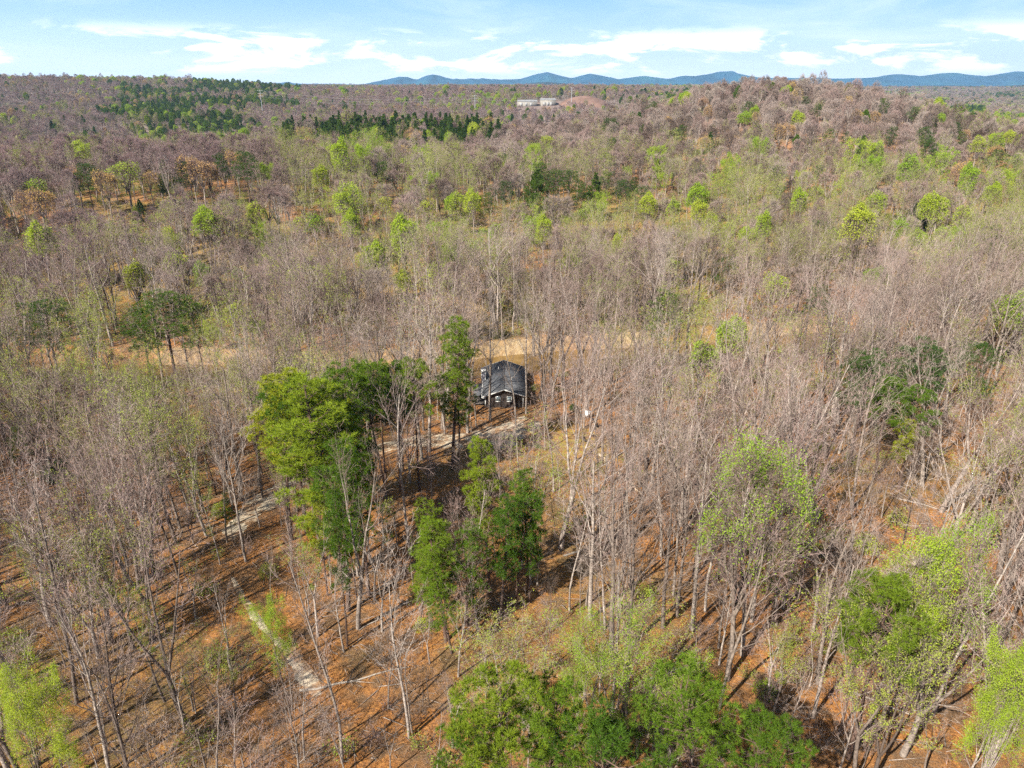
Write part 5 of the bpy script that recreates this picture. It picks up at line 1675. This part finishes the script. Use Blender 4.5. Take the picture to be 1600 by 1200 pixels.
# ------------------------------------------------------------------ brush and bushes
def brush(seed, hgt, n, leaf=None, nleaf=0):
    r_ = np.random.default_rng(seed)
    P0 = []; P1 = []
    for k in range(n):
        a = r_.uniform(0, 6.28); q = r_.uniform(0, 0.7)
        p = np.array([math.cos(a) * q, math.sin(a) * q, 0.0]); d = unit(np.array([math.cos(a) * r_.uniform(0.1, 0.8), math.sin(a) * r_.uniform(0.1, 0.8), 1]) + r_.normal(size=3) * 0.2)
        ln = hgt * r_.uniform(0.5, 1.1)
        for j in range(3):
            e_ = p + d * ln / 3; P0.append(p); P1.append(e_)
            for m_ in range(3):
                s_ = unit(d + r_.normal(size=3) * 0.6); P0.append(e_); P1.append(e_ + s_ * ln * 0.25)
            p = e_; d = unit(d + r_.normal(size=3) * 0.2)
    P0 = np.array(P0); P1 = np.array(P1)
    pcs = [(*slivers(P0, P1 + (P1 - P0) * 0.2, np.full(len(P0), 0.03), r_), 0)]
    if leaf:
        i = r_.integers(0, len(P1), nleaf)
        pcs.append((*leaves(P1[i] + r_.normal(size=(nleaf, 3)) * 0.16, 0.16, r_), 1))
    return build_mesh('brush', pcs, [M['twig']] + ([M[leaf]] if leaf else []))


BR = [brush(101, 2.2, 26), brush(102, 1.5, 30), brush(103, 3.2, 24), brush(104, 1.6, 20, 'oliv', 260), brush(105, 2.4, 22, 'oliv', 350), brush(106, 1.3, 18, 'gren', 160)]
Xb, Yb = scatter(16, 330, 3.1, 26)
nb = fbm(Xb, Yb, 22, 91)
kp = (rng.random(len(Xb)) < np.clip((nb - 0.36) * 2.4, 0.05, 0.9))
kp |= (Yb > bank_y(Xb)) & (rng.random(len(Xb)) < 0.55)
kp &= ~((np.abs(Xb - hx * Yb / hy) < 5.5) & (Yb < hy + 1) & (Yb > hy - 16))
Xb, Yb = Xb[kp], Yb[kp]
fb_ = fbm(Xb, Yb, 30, 95)
vb = np.where(rng.random(len(Xb)) < 0.10 + 0.5 * (fb_ > 0.55) + 0.25 * (Yb > bank_y(Xb)), rng.integers(3, 6, len(Xb)), rng.integers(0, 3, len(Xb)))
vb = np.where((vb == 5) & (rng.random(len(Xb)) < 0.6), 3, vb)
sb_ = rng.uniform(0.6, 1.4, len(Xb))
gn_mass('undergrowth', BR, np.stack([Xb, Yb, height(Xb, Yb) - 0.05], 1), vb, rng.uniform(0, 6.28, len(Xb)), np.stack([sb_, sb_, sb_ * rng.uniform(0.7, 1.2, len(Xb))], 1))
print('brush', len(Xb))


def bush(seed, wd, hgt, n, mat, size):
    r_ = np.random.default_rng(seed)
    v = r_.normal(size=(n, 3)); v /= np.linalg.norm(v, axis=1, keepdims=True); v[:, 2] = np.abs(v[:, 2])
    q = r_.uniform(0.35, 1, n) ** 0.5 * (0.7 + 0.6 * vnoise(v[:, 0] * 2.4 + seed, v[:, 1] * 2.4 + v[:, 2] * 3, seed))
    P_ = v * q[:, None] * np.array([wd / 2, wd / 2, hgt]) + np.array([0, 0, 0.2])
    i = r_.integers(0, n, 60)
    st = slivers(np.zeros((60, 3)) + r_.normal(size=(60, 3)) * 0.1 * np.array([1, 1, 0]), P_[i], np.full(60, 0.06), r_)
    return build_mesh('bush_stem', [(*st, 0)], [M['twig']]), build_mesh('bush_leaves', [(*leaves(P_, size, r_), 0)], [M[mat]])


def sticks(seed, n, ln):
    r_ = np.random.default_rng(seed)
    a = r_.uniform(0, 6.28, n); c = r_.normal(size=(n, 2)) * 1.3
    L_ = ln * r_.uniform(0.3, 1.0, n)
    P0 = np.stack([c[:, 0], c[:, 1], r_.uniform(0.02, 0.18, n)], 1)
    P1 = P0 + np.stack([np.cos(a) * L_, np.sin(a) * L_, r_.uniform(-0.05, 0.25, n)], 1)
    return build_mesh('sticks', [(*tube(P0, P1, r_.uniform(0.015, 0.05, n), np.full(n, 0.008), 3), 0)], [M['bark']])


ST = [sticks(121, 9, 2.0), sticks(122, 14, 1.2), sticks(123, 5, 3.6)]
Xk, Yk = scatter(16, 190, 3.3, 22)
gn_mass('forest_debris', ST, np.stack([Xk, Yk, height(Xk, Yk)], 1), rng.integers(0, 3, len(Xk)), rng.uniform(0, 6.28, len(Xk)), np.repeat(rng.uniform(0.6, 1.3, len(Xk))[:, None], 3, 1))

BU = {'dark': bush(111, 3.4, 2.8, 1500, 'needd', 0.24), 'green': bush(112, 3.2, 2.4, 900, 'gren', 0.2), 'olive': bush(113, 4.0, 2.8, 800, 'oliv', 0.2)}
for px, py, kd, sc_, lb in [(1262, 812, 'dark', 1.0, 'dark evergreen bush on orange leaves right of the pale leafing tree'), (1350, 862, 'green', 1.1, 'yellow-green bush on orange leaves above the large right-hand pine'), (90, 752, 'dark', 1.3, 'dark evergreen bush low in the grey woods at far left'),
                            (1400, 822, 'olive', 1.0, 'dull olive bush between bare trees right of the yellow-green bush'), (345, 805, 'green', 0.9, 'green bush at the left edge of the driveway'), (1545, 830, 'olive', 0.7, 'small olive bush near the right edge among orange leaves'),
                            (420, 900, 'olive', 0.7, 'small olive bush between the driveway bend and the lower path'), (660, 985, 'green', 0.7, 'low green bush at the foot of the low dark pines'), (745, 955, 'olive', 0.8, 'small olive bush just right of the low dark pines'),
                            (1000, 940, 'olive', 0.9, 'olive bush on the open orange slope'), (340, 1045, 'olive', 1.0, 'olive bush beside the broad bare tree at lower left'), (1195, 1085, 'green', 0.8, 'green bush at the foot of the pale forked tree'),
                            (895, 640, 'dark', 0.5, 'small dark bush just right of the cabin'), (840, 700, 'dark', 0.35, 'very small dark bush by the driveway in front of the cabin'), (430, 480, 'green', 1.4, 'green bush across the river left of the sandy bank'),
                            (520, 480, 'olive', 1.6, 'broad olive bush across the river above the sandy bank'), (325, 520, 'green', 1.5, 'bright green bush at the left end of the sandy bank'), (250, 530, 'green', 1.5, 'bright green bush across the river below the broad dark pine'),
                            (1130, 600, 'dark', 0.8, 'dark bush on the near riverbank right of the cabin'), (20, 1010, 'olive', 0.9, 'olive bush at the left edge low in the view'), (1310, 1010, 'olive', 0.9, 'olive bush left of the foot of the large right-hand pine')]:
    x, y = world_at(px, py); z = float(height(x, y))
    e = empty('bush', (x, y, z - 0.1), rng.uniform(0, 6.28), label=lb, category='bush', group='bushes of the wood')
    e.scale = (sc_, sc_, sc_)
    link('stem', BU[kd][0], e); link('crown', BU[kd][1], e)

# ------------------------------------------------------------------ haze
if HAZE_DENSITY > 0:
    V, F = box(-10200, 10200, -400, 10700, -60, 400)
    m = bpy.data.materials.new('haze_air'); m.use_nodes = True
    t = m.node_tree
    for q in list(t.nodes):
        t.nodes.remove(q)
    o = t.nodes.new('ShaderNodeOutputMaterial'); pv = t.nodes.new('ShaderNodeVolumePrincipled')
    pv.inputs['Color'].default_value = (0.50, 0.75, 1.0, 1)
    pv.inputs['Density'].default_value = HAZE_DENSITY
    pv.inputs['Anisotropy'].default_value = 0.2
    t.links.new(pv.outputs[0], o.inputs['Volume'])
    link('haze', build_mesh('haze', [(V, F, 0)], [m]), kind='stuff')
